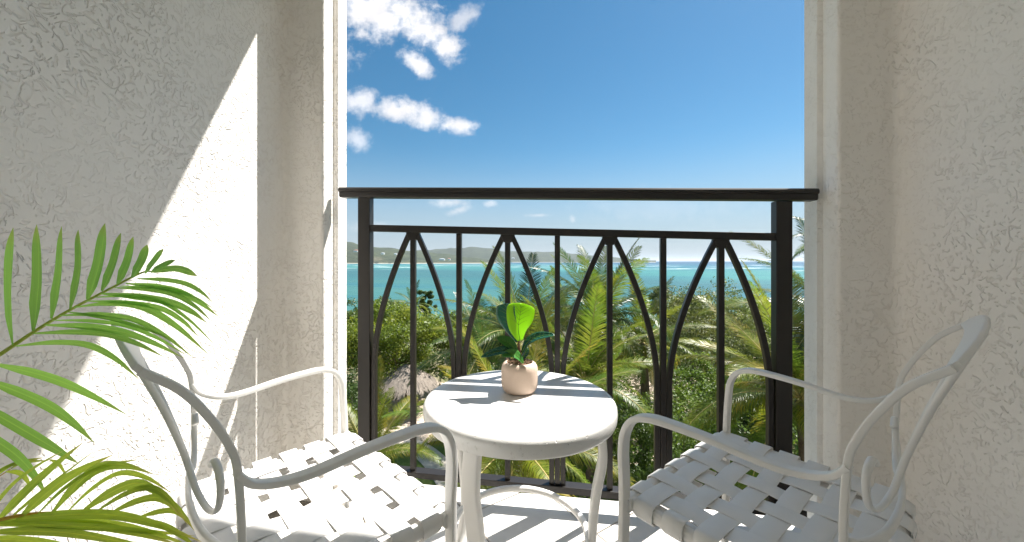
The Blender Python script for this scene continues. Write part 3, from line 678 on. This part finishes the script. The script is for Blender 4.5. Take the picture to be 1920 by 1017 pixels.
# ------------------------------------------------------------------ chairs
def make_chair(label):
    t = thing('patio_chair', label, 'chair', (0,0,0), 0, 'white strap patio chairs')
    # local x = lateral, y = backward, z up (floor at 0 -> world FZ)
    Z0 = -FZ
    S = .40-.0
    zs = .412+Z0
    for sg in (-1, 1):
        pts = catmull([(sg*.228,-.010,.0), (sg*.222,-.003,.25+Z0), (sg*.220,0,.42+Z0), (sg*.226,.002,.50+Z0), (sg*.226,.008,.538+Z0), (sg*.2255,.024,.563+Z0), (sg*.225,.052,.574+Z0), (sg*.2215,.09,.575+Z0),
                       (sg*.2155,.15,.571+Z0), (sg*.209,.215,.563+Z0), (sg*.206,.255,.565+Z0), (sg*.211,.285,.578+Z0), (sg*.216,.301,.598+Z0)], 6)
        mb = MB(); na = len(pts); sweep(mb, pts, rrect(.0180, .0100, .0022), side=(1,0,0), scale=lambda q: (1.28, 1.1) if q < .5 else (1.28-.62*(q-.5)/.5, 1.1-.35*(q-.5)/.5)); mb.obj('arm', M_WHITE, t, True, angle=32)
        pts = catmull([(sg*.232,.385,.0), (sg*.222,.325,.25+Z0), (sg*.216,.300,.42+Z0), (sg*.216,.296,.51+Z0), (sg*.216,.300,.60+Z0), (sg*.217,.309,.635+Z0), (sg*.218,.327,.672+Z0), (sg*.219,.350,.706+Z0), (sg*.219,.380,.732+Z0)], 6)
        mb = MB(); sweep(mb, pts, rrect(.0090, .0084, .0020), side=(1,0,0)); mb.obj('upright', M_WHITE, t, True, angle=32)
        # lyre rod with scroll
        pts = catmull([(sg*.060,.398,.752+Z0), (sg*.048,.378,.700+Z0), (sg*.030,.352,.630+Z0), (sg*.006,.331,.560+Z0), (sg*.010,.324,.532+Z0), (sg*.035,.318,.508+Z0), (sg*.075,.311,.498+Z0), (sg*.112,.306,.508+Z0), (sg*.132,.304,.534+Z0), (sg*.128,.304,.561+Z0), (sg*.106,.306,.572+Z0), (sg*.090,.307,.562+Z0)], 6)
        n = len(pts)
        mb = MB(); sweep(mb, pts, circ(.0040, 12), side=(0,1,0), scale=lambda q: (1.1, .75) if q < .72 else (1.1+.9*(q-.72), .75+1.3*(q-.72)))
        mb.obj('scroll', M_WHITE, t, True)
    # crest rail: broad curved band
    pts = []; 
    for k in range(25):
        q = -1+2*k/24; pts.append(Vector((q*.2195, .380+.013*(1-q*q), .7325+Z0+.018*(1-q*q))))
    mb = MB(); vs = []; sec = rrect(.032, .0065, .003, 3); m_ = len(sec)
    for i, p in enumerate(pts):
        q = -1+2*i/24; k = .42+.58*(1-q**4); d = Vector((0, .45, .9)).normalized(); 
        d = Vector((0, .62, .78)).normalized(); nn = Vector((0, -.78, .62)).normalized()
        for a, b_ in sec: vs.append(p+d*a*k+nn*b_)
    mb.add(vs, [(i*m_+j, i*m_+(j+1) % m_, (i+1)*m_+(j+1) % m_, (i+1)*m_+j) for i in range(24) for j in range(m_)]+[tuple(range(m_)), tuple(range(25*m_-1, 24*m_-1, -1))])
    mb.obj('crest_rail', M_WHITE, t, True, angle=60)
    pts = catmull([(-.216,.297,.505+Z0), (-.16,.306,.482+Z0), (-.08,.317,.468+Z0), (0,.322,.470+Z0), (.08,.317,.468+Z0), (.16,.306,.482+Z0), (.216,.297,.505+Z0)], 6)
    mb = MB(); sweep(mb, pts, rrect(.008, .015, .003), side=(0,1,0)); mb.obj('back_rail', M_WHITE, t, True)
    # seat frame
    HWf, HWb, VB = .203, .188, .308
    mb = MB(); R_ = .0125
    loop = [(HWf, 0), (HWf-.006, .08), (HWf-.009, .2), (HWb, VB-.03), (HWb-.03, VB)]
    path = [Vector((-HWf-.014, 0, zs-.014)), Vector((HWf+.014, 0, zs-.014))]
    sweep(mb, path, rrect(.024, .026, .009))
    side_r = catmull([(HWf, 0, zs-.014), (HWf-.004, .1, zs-.016), (HWf-.008, .2, zs-.018), (HWb, .275, zs-.018), (HWb-.012, .300, zs-.018), (HWb-.04, .311, zs-.018), (0, .319, zs-.018)], 6)
    for sg in (1, -1): sweep(mb, [Vector((sg*p.x, p.y, p.z)) for p in side_r], rrect(.022, .024, .009), caps=False)
    for sg in (1, -1): 
        sweep(mb, [Vector((sg*(HWb+.002), .300, zs-.018)), Vector((sg*.218, .300, zs-.018))], circ(.008, 8))
    mb.obj('seat_frame', M_WHITE, t, True, angle=60)
    # woven straps
    NL, NW = 6, 6; lc = [(-2.5+i)*.0665 for i in range(NL)]; vc = [.033+.0510*j for j in range(NW)]
    A = .0017; TH = .0013
    def taper(v): return 1-.07*v/.32
    def sagz(u, v): return zs+.0015-.011*(1-(u/.2)**2)*math.sin(math.pi*min(1, max(0, v/.33)))
    def weave_l(i, v):
        # alternate over and under crossings
        ph = (v-vc[0])/.0510; return A*math.cos(math.pi*(ph+i))
    def weave_w(j, u):
        ph = (u-lc[0])/.0665; return -A*math.cos(math.pi*(ph+j))
    def ribbon(pts, side, w, name='strap'):
        mb = MB(); sweep(mb, pts, rrect(w, TH, TH*.45, 2), side=side); return mb.obj(name, M_STRAP, t, True, angle=50)
    for i, u in enumerate(lc):
        pts = []
        for v, z in ((.045,-.0315), (.012,-.0305), (-.008,-.0290), (-.0145,-.022), (-.0155,-.012), (-.0135,-.003), (-.006,.0008), (.004,.0018)):
            pts.append(Vector((u, v, zs+z)))
        nn = 44
        for k in range(nn+1):
            v = .012+(.300-.012)*k/nn
            e = min(1, (v-.004)/.02)*min(1, (.311-v)/.02)
            pts.append(Vector((u*taper(v), v, sagz(u, v)+weave_l(i, v)*max(0, e))))
        VBk = .319-.012*(u/.19)**2-.0
        for v, z in ((VBk-.004,.0000),(VBk+.006,-.001),(VBk+.0135,-.006),(VBk+.0150,-.018),(VBk+.011,-.030),(VBk,-.034),(VBk-.03,-.0345)):
            pts.append(Vector((u*taper(.32), v, zs+z)))
        ribbon(pts, (1,0,0), .0425)
    for j, v in enumerate(vc):
        hw = .202-.010*v/.3; pts = []
        sgn = -1
        endp = ((hw-.035,-.034),(hw-.006,-.0345),(hw+.006,-.031),(hw+.0135,-.022),(hw+.0138,-.010),(hw+.010,-.001),(hw+.003,.0022))
        for u, z in endp: pts.append(Vector((-u, v, zs+z)))
        nn = 44
        for k in range(nn+1):
            u = (-1+2*k/nn)*(hw-.006); e = min(1, (hw+.004-abs(u))/.02)
            pts.append(Vector((u, v, sagz(u, v)+.0004+weave_w(j, u)*e)))
        for u, z in reversed(endp): pts.append(Vector((u, v, zs+z)))
        ribbon(pts, (0,1,0), .0350)
    return t
def place(t, cxr, cfw, th):
    q = RGT*cxr+FWD*cfw; t.location = (q.x, q.y, FZ)
    # backward direction in camera frame at angle th -> world; local +y = backward
    b_ = RGT*math.cos(th)+FWD*math.sin(th); t.rotation_euler = (0, 0, math.atan2(b_.y, b_.x)-math.pi/2)
c1 = make_chair('white woven strap patio chair on the left, half behind the palm fronds')
place(c1, -.242, .791, -2.355)
c2 = copytree(c1, None, 'white woven strap patio chair on the right, its back against the shaded wall')
place(c2, .397, .811, -.912)

# ------------------------------------------------------------------ foreground areca palm
def blade(parent, b0, mid, tip, wpx, nrm, m, curl=0.0, name='leaflet', blunt=True):
    pts = catmull([b0, b0.lerp(mid, .5)+(mid-b0.lerp(tip, .5))*.18, mid, mid.lerp(tip, .5)+(mid-b0.lerp(tip, .5))*.18, tip], 5) if True else None
    n = len(pts); mb = MB(); vs = []; uvs = []; Kc = 4
    w0 = wpx/2*PS
    for i, p in enumerate(pts):
        t = i/(n-1); tg = (pts[min(i+1, n-1)]-pts[max(i-1, 0)]).normalized()
        nr = (nrm-tg*nrm.dot(tg)).normalized(); s_ = tg.cross(nr).normalized()
        w = w0*max(.03, min(1, (.22+t*3.2))*((1 if t < .62 else (1-((t-.62)/.38)**3.0)) if blunt else (1 if t < .42 else (1-((t-.42)/.58)**1.7))))
        tw = math.sin(t*2.6+curl)*.15
        for k in range(Kc+1):
            a = (k/Kc-.5)*2
            vs.append(p+s_*(a*w)+nr*(w*(.30*abs(a)+tw*a))); uvs.append((t, k/Kc))
    fs = [(i*(Kc+1)+k, i*(Kc+1)+k+1, (i+1)*(Kc+1)+k+1, (i+1)*(Kc+1)+k) for i in range(n-1) for k in range(Kc)]
    mb.add(vs, fs); me = mb.mesh(name, m)
    ul = me.uv_layers.new(name='UVMap')
    for l in me.loops: ul.data[l.index].uv = uvs[l.vertex_index]
    o = link(name, me, parent)
    inv = parent.matrix_world.inverted() if False else None
    return o
plant = thing('areca_palm', 'green areca palm plant whose arching fronds reach in from the left edge', 'palm plant', tuple(RGT*-.86+FWD*.34+Vector((0,0,FZ))))
PO = Vector(plant.location)
PS = .80
def L(px, py, Z): return P(px, py, Z*PS)-PO
TOC = (-FWD).normalized()
def frond(rach, Zr, leaflets, mr, ml, r0, name='frond'):
    pts = catmull([L(px, py, z) for px, py, z in rach], 8)
    base = Vector((0, 0, .32))
    full = catmull([base, base.lerp(pts[0], .5)+Vector((0,0,.05)), pts[0]], 8)[:-1]+pts
    mb = MB(); sweep(mb, full, circ(r0*PS, 10), scale=lambda t: 1.15-.85*t**1.5); fr = mb.obj(name, mr, plant, True)
    for (bp, mp, tp, zb, zm, zt_, w, kind) in leaflets:
        nr = TOC+Vector((rnd.uniform(-.25,.25), 0, rnd.uniform(-.1,.2))) if kind == 'u' else (TOC*.75+Vector((0,0,.75))+RGT*rnd.uniform(-.1,.2))
        blade(fr, L(*bp, zb), L(*mp, zm), L(*tp, zt_), w, nr.normalized(), ml, rnd.uniform(-1,1), blunt=(kind == 'u' and mr is M_RACHIS))
    return fr
Zf = .50
rach1 = [(-130,760,.47),(-60,702,.48),(0,665,.49),(60,625,.50),(125,585,.505),(200,545,.51),(265,512,.515),(288,510,.517)]
up = [((-40,690),(-34,610),(-22,520)), ((25,648),(19,540),(25,427)), ((63,621),(73,520),(69,421)), ((97,598),(113,512),(116,424)), ((132,580),(149,505),(147,431)),
      ((164,562),(186,497),(197,419)), ((191,546),(213,497),(227,437)), ((220,533),(240,492),(250,444)), ((247,521),(266,490),(276,459)), ((272,513),(289,491),(307,467)), ((283,511),(304,499),(329,488)), ((288,511),(332,504),(370,518))]
lf = [(b_, m__, t_, .49+.02*i/12, .485, .475+.01*math.sin(i), w, 'u') for i, ((b_, m__, t_), w) in enumerate(zip(up, [.0150,.0158,.0158,.0150,.0140,.0150,.0135,.0125,.0105,.0090,.0070,.0085]))]
dn = [((257,523),(345,532),(398,566)), ((236,532),(335,548),(410,594)), ((215,540),(325,553),(396,602)), ((190,551),(318,568),(388,606)), ((160,565),(298,578),(372,632)), ((138,577),(270,578),(390,664)),
      ((112,592),(250,600),(362,671)), ((85,610),(225,622),(345,672)), ((58,626),(200,628),(308,670)), ((25,650),(165,648),(262,713)), ((-15,682),(113,716),(238,778)), ((-45,706),(92,762),(178,832)), ((-80,735),(70,822),(148,870)), ((-110,770),(28,852),(90,935)),
      ((225,537),(330,546),(402,580)), ((125,585),(230,604),(330,640)), ((98,601),(238,612),(352,668)), ((176,558),(300,566),(402,646))]
lf += [(b_, m__, t_, .50, .475, .455+.012*math.sin(i*2.1), w*.86, 'd') for i, ((b_, m__, t_), w) in enumerate(zip(dn, [.0082,.0105,.0085,.0120,.0085,.0115,.0090,.0110,.0105,.0100,.0120,.0125,.0125,.0120,.006,.006,.007,.006]))]
frond(rach1, Zf, lf, M_RACHIS, M_ARECA, .0027)
rach2 = [(-150,1030,.44),(-60,995,.45),(0,975,.455),(50,965,.46),(95,962,.462),(145,962,.465),(200,968,.468),(265,976,.47)]
l2 = [((-12,985),(70,902),(157,829),.0135), ((34,975),(118,902),(212,853),.0150), ((94,967),(190,876),(290,890),.0150), ((147,965),(258,906),(338,968),.0140), ((194,970),(298,934),(364,995),.0105), ((250,974),(325,958),(362,992),.0080),
      ((0,978),(210,966),(378,1016),.0125), ((-20,985),(170,985),(345,1024),.0120), ((-40,1000),(130,1000),(330,1040),.0110), ((-60,1012),(80,1018),(250,1060),.0110), ((265,976),(320,992),(372,1030),.008), ((10,980),(92,912),(185,840),.009), ((65,970),(160,890),(262,862),.009), ((120,966),(225,888),(322,925),.009), ((170,967),(280,915),(352,985),.009), ((-40,992),(30,905),(120,845),.011), ((-10,980),(190,990),(365,1005),.009), ((30,976),(220,984),(372,1030),.009)]
lf2 = [(b_, m__, t_, .46, .45+.01*math.sin(i*3), .44+.02*math.sin(i*1.7), w*.8, 'd' if i > 3 else 'u') for i, (b_, m__, t_, w) in enumerate(l2)]
frond(rach2, .46, lf2, M_RACHIS_Y, M_ARECA_Y, .0024)
rach3 = [(-170,1000,.55),(-80,940,.56),(-20,905,.565),(20,880,.57)]
l3_ = [((-60,930),(10,878),(85,858),.008), ((-20,905),(25,872),(70,862),.0065), ((20,880),(45,868),(92,864),.006), ((10,885),(42,890),(62,925),.006),((-30,910),(-5,860),(8,828),.0085), ((92,862),(112,872),(128,902),.004)]
lf3 = [(b_, m__, t_, .565, .56, .55, w, 'd') for b_, m__, t_, w in l3_]
frond(rach3, .56, lf3, M_RACHIS_Y, M_ARECA_Y, .0018)
mb = MB(); prof = [(.0005,0),(.10,0),(.105,.006),(.135,.24),(.142,.25),(.142,.27),(.130,.27),(.124,.245),(.0005,.24)]
lathe(mb, prof, 40); o = mb.obj('planter', m_simple('white glazed planter', (.7,.69,.66), .35), plant, True, angle=45)
for k in range(7):
    a = k*.9; d = Vector((math.cos(a), math.sin(a), 0)); mb = MB()
    sweep(mb, catmull([d*.02+Vector((0,0,.23)), d*.03+Vector((0,0,.30)), d*.012+Vector((0,0,.34))], 5), circ(.006, 8)); mb.obj('stem', M_RACHIS, plant, True)

# ------------------------------------------------------------------ garden palms
def frond_mesh(name, Lf, droop, nl, wl, seed, mats, hang=.6, twist=.0, lfl=.75):
    """frond along +x, arching down; leaflets both sides"""
    r0 = random.Random(seed); mb = MB(); N = 16; pts = []
    x = z = 0.0; 
    for i in range(N+1):
        s_ = i/N; a = -droop*(s_**1.4)
        pts.append(Vector((x, .10*math.sin(s_*2+seed)*Lf*.15, z))); x += math.cos(a)*Lf/N; z += math.sin(a)*Lf/N
    sweep(mb, pts, circ(.022*Lf/4, 5), scale=lambda t: 1.25-1.1*t, mi=1)
    for i in range(nl):
        s_ = .10+.90*i/(nl-1); q = s_*N; k = min(N-1, int(q)); p = pts[k].lerp(pts[k+1], q-k)
        tg = (pts[k+1]-pts[k]).normalized(); up = Vector((0,1,0)).cross(tg)*-1; up = tg.cross(Vector((0,-1,0)))
        if up.z < 0 and abs(tg.z) < .9: up = -up
        ll = lfl*Lf/4*(math.sin(math.pi*min(1, (.12+s_*.86)))**.55)*r0.uniform(.85,1.1)
        for sg in (-1, 1):
            if r0.random() < .05: continue
            sd = Vector((0, sg, 0)); fw = .35+.75*s_
            d0 = (sd+tg*fw+up*r0.uniform(.10,.35)).normalized()
            d1 = (d0+Vector((0,0,-hang*r0.uniform(.5,1.2)))+Vector((r0.uniform(-.12,.12),r0.uniform(-.12,.12),0))).normalized()
            d2 = (d1+Vector((0,0,-hang*1.3))).normalized()
            w = wl*Lf/4*r0.uniform(.8,1.15); wv = tg*w
            a_, b_, c_ = p+d0*ll*.35, p+d0*ll*.35+d1*ll*.35, p+d0*ll*.35+d1*ll*.35+d2*ll*.3
            mb.add([p-wv*.35, p+wv*.35, a_-wv*.5, a_+wv*.5, b_-wv*.4, b_+wv*.4, c_], [(0,1,3,2),(2,3,5,4),(4,5,6)], 0)
    return mb.mesh(name, mats, True)
def frond_set(mats, nl, wl, tag_):
    return [frond_mesh('frond_mesh', 4.0, d, nl, wl, 11*k+len(tag_), mats, hang=h) for k, (d, h) in enumerate([(.35,.25), (.8,.45), (1.25,.6), (1.7,.8), (2.1,1.0)])]
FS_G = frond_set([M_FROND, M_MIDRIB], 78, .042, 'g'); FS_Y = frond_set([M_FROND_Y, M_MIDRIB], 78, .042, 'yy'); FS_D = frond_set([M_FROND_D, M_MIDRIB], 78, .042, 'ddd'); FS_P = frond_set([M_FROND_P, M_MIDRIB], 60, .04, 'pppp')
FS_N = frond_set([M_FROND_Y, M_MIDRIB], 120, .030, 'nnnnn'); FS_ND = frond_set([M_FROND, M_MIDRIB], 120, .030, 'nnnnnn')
def palm(c, size, n, sets, label, seed, lean=(0,0), upright=0.0, trunk_r=.16, extra=(), dead=2):
    """c = crown centre (world)"""
    r0 = random.Random(seed); base = Vector((c.x+lean[0], c.y+lean[1], GZ))
    t = thing('palm_tree', label, 'palm tree', base, 0, 'palms in the garden below')
    cl = c-base
    mb = MB(); tp = catmull([Vector((0,0,-.3)), Vector((cl.x*.15, cl.y*.15, cl.z*.4)), Vector((cl.x*.55, cl.y*.55, cl.z*.75)), cl-Vector((0,0,.12))], 14)
    sweep(mb, tp, circ(trunk_r, 10), scale=[ (1.25-.55*min(1,i/(len(tp)-1)))*(1+.06*(i % 2)) for i in range(len(tp))]); mb.obj('trunk', M_TRUNK, t, True)
    mb = MB()
    for k in range(9):
        a = r0.uniform(0, 6.28); d = Vector((math.cos(a)*.22, math.sin(a)*.22, -.32-r0.uniform(0,.2)))
        q = cl+d; rr = .11*size/4*1.1; ico = [(0,0,1),(.9,0,.3),(.28,.85,.3),(-.73,.53,.3),(-.73,-.53,.3),(.28,-.85,.3),(.73,.53,-.4),(-.28,.85,-.4),(-.9,0,-.4),(-.28,-.85,-.4),(.73,-.53,-.4),(0,0,-1)]
        mb.add([q+Vector(v)*rr for v in ico], [(0,1,2),(0,2,3),(0,3,4),(0,4,5),(0,5,1),(1,6,2),(2,7,3),(3,8,4),(4,9,5),(5,10,1),(6,7,2),(7,8,3),(8,9,4),(9,10,5),(10,6,1),(11,7,6),(11,8,7),(11,9,8),(11,10,9),(11,6,10)])
    mb.obj('coconut_cluster', m_nut, t, True)
    specs = []
    for k in range(n):
        f = k/(n-1); az = k*2.39996+seed; el = math.radians(78-(108-upright*45)*f**.85+r0.uniform(-7,7)); specs.append((az, el, min(4, int((f*.9+r0.uniform(-.05,.1))*5)), r0.uniform(.85,1.08), r0.choice(sets)))
    for k in range(dead): specs.append((r0.uniform(0,6.28), math.radians(-50), 3, .8, FS_P))
    for e in extra: specs.append(e)
    for az, el, vi, sc, st in specs:
        vi = max(0, min(4, vi)); o = link('frond', st[vi], t)
        M = Matrix.Translation(cl) @ Matrix.Rotation(az, 4, 'Z') @ Matrix.Rotation(-el, 4, 'Y') @ Matrix.Rotation(r0.uniform(-.35,.35), 4, 'X') @ Matrix.Scale(size/4*sc, 4)
        o.matrix_basis = M
    return t
m_nut = m_simple('green coconut', (.10,.15,.03), .5, 0, 5, 0, 0, 0, c2=(.22,.19,.05))
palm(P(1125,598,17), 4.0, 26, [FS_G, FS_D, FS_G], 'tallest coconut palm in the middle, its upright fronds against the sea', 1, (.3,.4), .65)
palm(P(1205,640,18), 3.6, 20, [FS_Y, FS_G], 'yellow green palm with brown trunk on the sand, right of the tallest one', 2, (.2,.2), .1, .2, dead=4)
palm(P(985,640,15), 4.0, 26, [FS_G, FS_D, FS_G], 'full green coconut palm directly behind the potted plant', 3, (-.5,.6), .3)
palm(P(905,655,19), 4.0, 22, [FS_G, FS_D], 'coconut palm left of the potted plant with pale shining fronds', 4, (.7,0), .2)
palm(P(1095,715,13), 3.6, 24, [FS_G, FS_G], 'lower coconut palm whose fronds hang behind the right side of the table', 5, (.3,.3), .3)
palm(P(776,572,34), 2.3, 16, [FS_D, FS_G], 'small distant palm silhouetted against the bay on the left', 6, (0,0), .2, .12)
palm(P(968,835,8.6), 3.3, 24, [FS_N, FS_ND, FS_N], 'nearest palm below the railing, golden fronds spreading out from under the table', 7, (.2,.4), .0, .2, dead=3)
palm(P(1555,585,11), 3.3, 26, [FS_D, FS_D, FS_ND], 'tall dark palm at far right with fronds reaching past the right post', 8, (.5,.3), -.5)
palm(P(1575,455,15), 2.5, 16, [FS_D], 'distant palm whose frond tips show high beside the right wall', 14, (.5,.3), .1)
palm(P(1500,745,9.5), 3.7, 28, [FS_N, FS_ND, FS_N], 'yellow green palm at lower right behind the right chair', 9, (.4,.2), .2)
palm(P(1060,600,24), 3.6, 18, [FS_D, FS_G], 'dark green palm farther back left of the tallest palm', 10, (0,0), .2)  # dark tone comes from the dark green frond set
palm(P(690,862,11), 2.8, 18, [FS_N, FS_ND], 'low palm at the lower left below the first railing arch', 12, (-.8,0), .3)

# ------------------------------------------------------------------ leafy trees and shrubs
def leaf_cluster(seed, n, R, leaf, flat_=.7):
    r0 = random.Random(seed); mb = MB()
    for i in range(n):
        d = Vector((r0.gauss(0,1), r0.gauss(0,1), r0.gauss(0,1))).normalized()*R*r0.random()**.45; d.z *= flat_
        nrm = (Vector((r0.uniform(-1,1), r0.uniform(-1,1), r0.uniform(.1,1.4)))+d*.6/R).normalized()
        a = nrm.orthogonal().normalized(); a = Matrix.Rotation(r0.uniform(0, 6.28), 3, nrm) @ a; b_ = nrm.cross(a)
        l = leaf*r0.uniform(.8,1.7); w = l*.5
        mb.add([d-a*l*.5, d+b_*w*.5, d+a*l*.5, d-b_*w*.5], [(0,1,2,3)])
    return mb
def tree(px, py, Z, rw, rh, m, label, seed, name='broadleaf_tree', cat='tree', nclump=70, leaf=.11, per=170, group='leafy trees in the garden below', trunk=True, ground_y=None, gap=.0):
    r0 = random.Random(seed); c = P(px, py, Z); base = Vector((c.x, c.y, GZ))
    t = thing(name, label, cat, base, 0, group); cl = c-base
    clus = [leaf_cluster(seed*10+k, per, 1, leaf/ (rw*.26)) for k in range(4)]
    mb = MB(); ctr = []
    for k in range(nclump):
        d = Vector((r0.gauss(0,1), r0.gauss(0,1), r0.gauss(0,1))).normalized()*(.35+.65*r0.random()**.5)
        q = cl+Vector((d.x*rw, d.y*rw, d.z*rh)); q += Vector((r0.uniform(-.15,.15)*rw, 0, r0.uniform(-.15,.2)*rh)); ctr.append(q)
        s_ = rw*r0.uniform(.17,.32); cm = clus[r0.randrange(4)]; R_ = Euler((r0.uniform(-.4,.4), r0.uniform(-.4,.4), r0.uniform(0,6.28))).to_matrix()
        mb.add([q+(R_@Vector(v))*s_ for v in cm.v], cm.f)
    mb.obj('crown', m, t, False)
    mb = MB(); k0 = max(.3, cl.z-rh*.9)
    tops = Vector((cl.x+.1, cl.y, k0))
    sweep(mb, catmull([Vector((0,0,-.3)), Vector((.15,.05,k0*.5)), tops], 6), circ(.05*rw, 8), scale=lambda q: 1.3-.5*q)
    for q in ctr[::5]:
        mid = tops.lerp(q, .5)+Vector((0,0,-.12*rh)); sweep(mb, catmull([tops-Vector((0,0,.1)), mid, q], 4), circ(.010*rw, 5), scale=lambda u: 1.4-1.1*u)
    mb.obj('trunk', M_TRUNK, t, True); return t
tree(738,632,24,3.2,1.8,M_FOL_A,'spreading yellow green feathery tree behind the left arches, above the thatched roof',21,nclump=120,leaf=.12,per=240)
tree(690,610,27,2.6,1.8,M_FOL_B,'darker green tree at the far left, partly hidden by the left post',22,nclump=70,leaf=.15)
tree(842,625,26,1.9,1.5,M_FOL_A,'smaller feathery tree with a leaning trunk right of the thatched roof',23,nclump=60,leaf=.13)
tree(796,572,36,1.1,1.3,M_FOL_B,'round dark bush top beside the small distant palm',24,nclump=30,leaf=.18)
tree(1325,650,21,2.9,3.4,M_FOL_C,'tall airy grey green tree behind the right arches',25,nclump=120,leaf=.10,per=200)
tree(1240,600,25,1.3,2.4,M_FOL_C,'slender thin leaved tree left of the airy grey green tree',26,nclump=36,leaf=.14,per=110)
tree(1395,620,24,2.0,2.4,M_FOL_C,'paler airy tree just left of the right post',27,nclump=70,leaf=.11)
tree(1265,835,12.5,1.7,1.5,M_FOL_D,'bright green feathery shrub seen under the right chair arm',28,'shrub','shrub',nclump=80,leaf=.07,per=200,group='shrubs in the garden below')
tree(1330,740,15,1.5,1.3,M_FOL_D,'light green feathery shrub in front of the airy tree',29,'shrub','shrub',nclump=60,leaf=.08,per=180,group='shrubs in the garden below')
tree(1190,870,11.5,1.0,1.2,M_FOL_B,'dark shrub low between the table and the right chair',30,'shrub','shrub',nclump=50,leaf=.07,per=180,group='shrubs in the garden below')
tree(660,760,16,1.3,1.2,M_FOL_B,'dark green shrub at the left edge of the opening',31,'shrub','shrub',nclump=50,leaf=.09,per=150,group='shrubs in the garden below')
tree(1400,880,9.5,1.2,1.3,M_FOL_D,'dense green shrub beneath the seat of the right chair',32,'shrub','shrub',nclump=60,leaf=.06,per=180,group='shrubs in the garden below')
tree(1010,585,33,1.6,1.3,M_FOL_C,'thin topped tree showing above the palms left of centre',33,nclump=26,leaf=.16,per=80)
tree(600,640,24,2.6,2.2,M_FOL_B,'green tree beyond the left edge of the opening',34,nclump=60,leaf=.14)
tree(1475,650,22,2.0,2.2,M_FOL_B,'dark green tree right of the right post behind the palms',35,nclump=60,leaf=.13)

tree(1120,640,36,2.2,2.2,M_FOL_B,'dark tree behind the tallest palm near the water',36,nclump=60,leaf=.17)
tree(1290,600,38,3.0,2.4,M_FOL_C,'broad olive tree near the water behind the right arches',37,nclump=80,leaf=.18)
tree(1420,600,34,2.6,2.0,M_FOL_B,'dark bush topped tree near the water left of the right post',38,nclump=70,leaf=.17)
tree(920,610,36,2.6,2.0,M_FOL_B,'dark tree near the water behind the left palms',39,nclump=70,leaf=.17)
tree(720,600,38,3.6,1.6,M_FOL_C,'wide low tree by the water behind the feathery tree',40,nclump=80,leaf=.18)
mb = MB(); r0 = random.Random(99); cl4 = [leaf_cluster(900+k, 110, 1, .17) for k in range(4)]
for k in range(620):
    Z = 9+30*r0.random()**1.2; px = r0.uniform(560, 1640); g_ = gxy(px, Z)
    py = HY+F*(H-GZ)/Z
    if 655 < px < 870 and 16.5 < Z < 25: continue
    if 1150 < px < 1400 and 22 < Z < 26: continue
    if 640 < px < 1000 and Z < 17.5: continue
    s_ = r0.uniform(.5, 1.0)*(1+Z/30); hgt = r0.uniform(.1, 1.0)*(1+Z/26)
    cm = cl4[r0.randrange(4)]; a = r0.uniform(0, 6.28); ca_, sa_ = math.cos(a), math.sin(a)
    mb.add([(g_[0]+s_*(v[0]*ca_-v[1]*sa_), g_[1]+s_*(v[0]*sa_+v[1]*ca_), GZ+.2+hgt+s_*v[2]*.9) for v in cm.v], cm.f)
mb.obj('undergrowth', M_FOL_B, None, False, kind='stuff', label='dark mixed undergrowth filling the ground between the palms', category='undergrowth')

# thatched shelter
q = P(762,704,22); tg_ = thing('thatched_umbrella', 'round thatched beach shade with a grey palm roof on the sand', 'beach shade', (q.x, q.y, GZ+.05))
zr = q.z-GZ-.05
mb = MB(); lathe(mb, [(.06,zr+.62),(.5,zr+.40),(1.0,zr+.10),(1.55,zr-.30),(1.72,zr-.46),(1.5,zr-.40),(.05,zr+.3)], 40)
rf = mb.obj('roof', M_THATCH, tg_, True)
mb = MB(); r0 = random.Random(5)
for k in range(2600):
    a = r0.uniform(0, 6.283); s_ = r0.random()**.7; r = .05+1.62*s_; l = r0.uniform(.25,.6); d = Vector((math.cos(a), math.sin(a), 0)); z = zr+.64-1.02*(s_**1.15)
    p = d*r+Vector((0,0,z)); e = p+d*l*.85+Vector((0,0,-l*.62))+Vector((-d.y, d.x, 0))*r0.uniform(-.12,.12); w = Vector((-d.y, d.x, 0))*.018
    p += Vector((0,0,r0.uniform(0,.05))); mb.add([p-w, p+w, e+w*.4, e-w*.4], [(0,1,2,3)])
mb.obj('thatch_strands', M_THATCH, rf, False, kind='stuff')
mb = MB(); sweep(mb, [Vector((0,0,0)), Vector((0,0,zr+.3))], circ(.07, 10)); mb.obj('pole', M_TRUNK, tg_, True)
print('objects', len(bpy.data.objects))

# ------------------------------------------------------------------ sea air
m = bpy.data.materials.new('haze'); m.use_nodes = True; nt = NT(m.node_tree); nt.n.clear()
out = nt.new('ShaderNodeOutputMaterial'); pv = nt.new('ShaderNodeVolumePrincipled'); pv.inputs['Color'].default_value = (.80,.91,1,1)
pv.inputs['Density'].default_value = 5.5e-5; pv.inputs['Anisotropy'].default_value = .2; nt.l.new(pv.outputs[0], out.inputs['Volume'])
mb = MB(); mb.box(-31000, 31000, -60, 31000, GZ-2.6, 150); mb.obj('haze', m, None, False, kind='stuff')
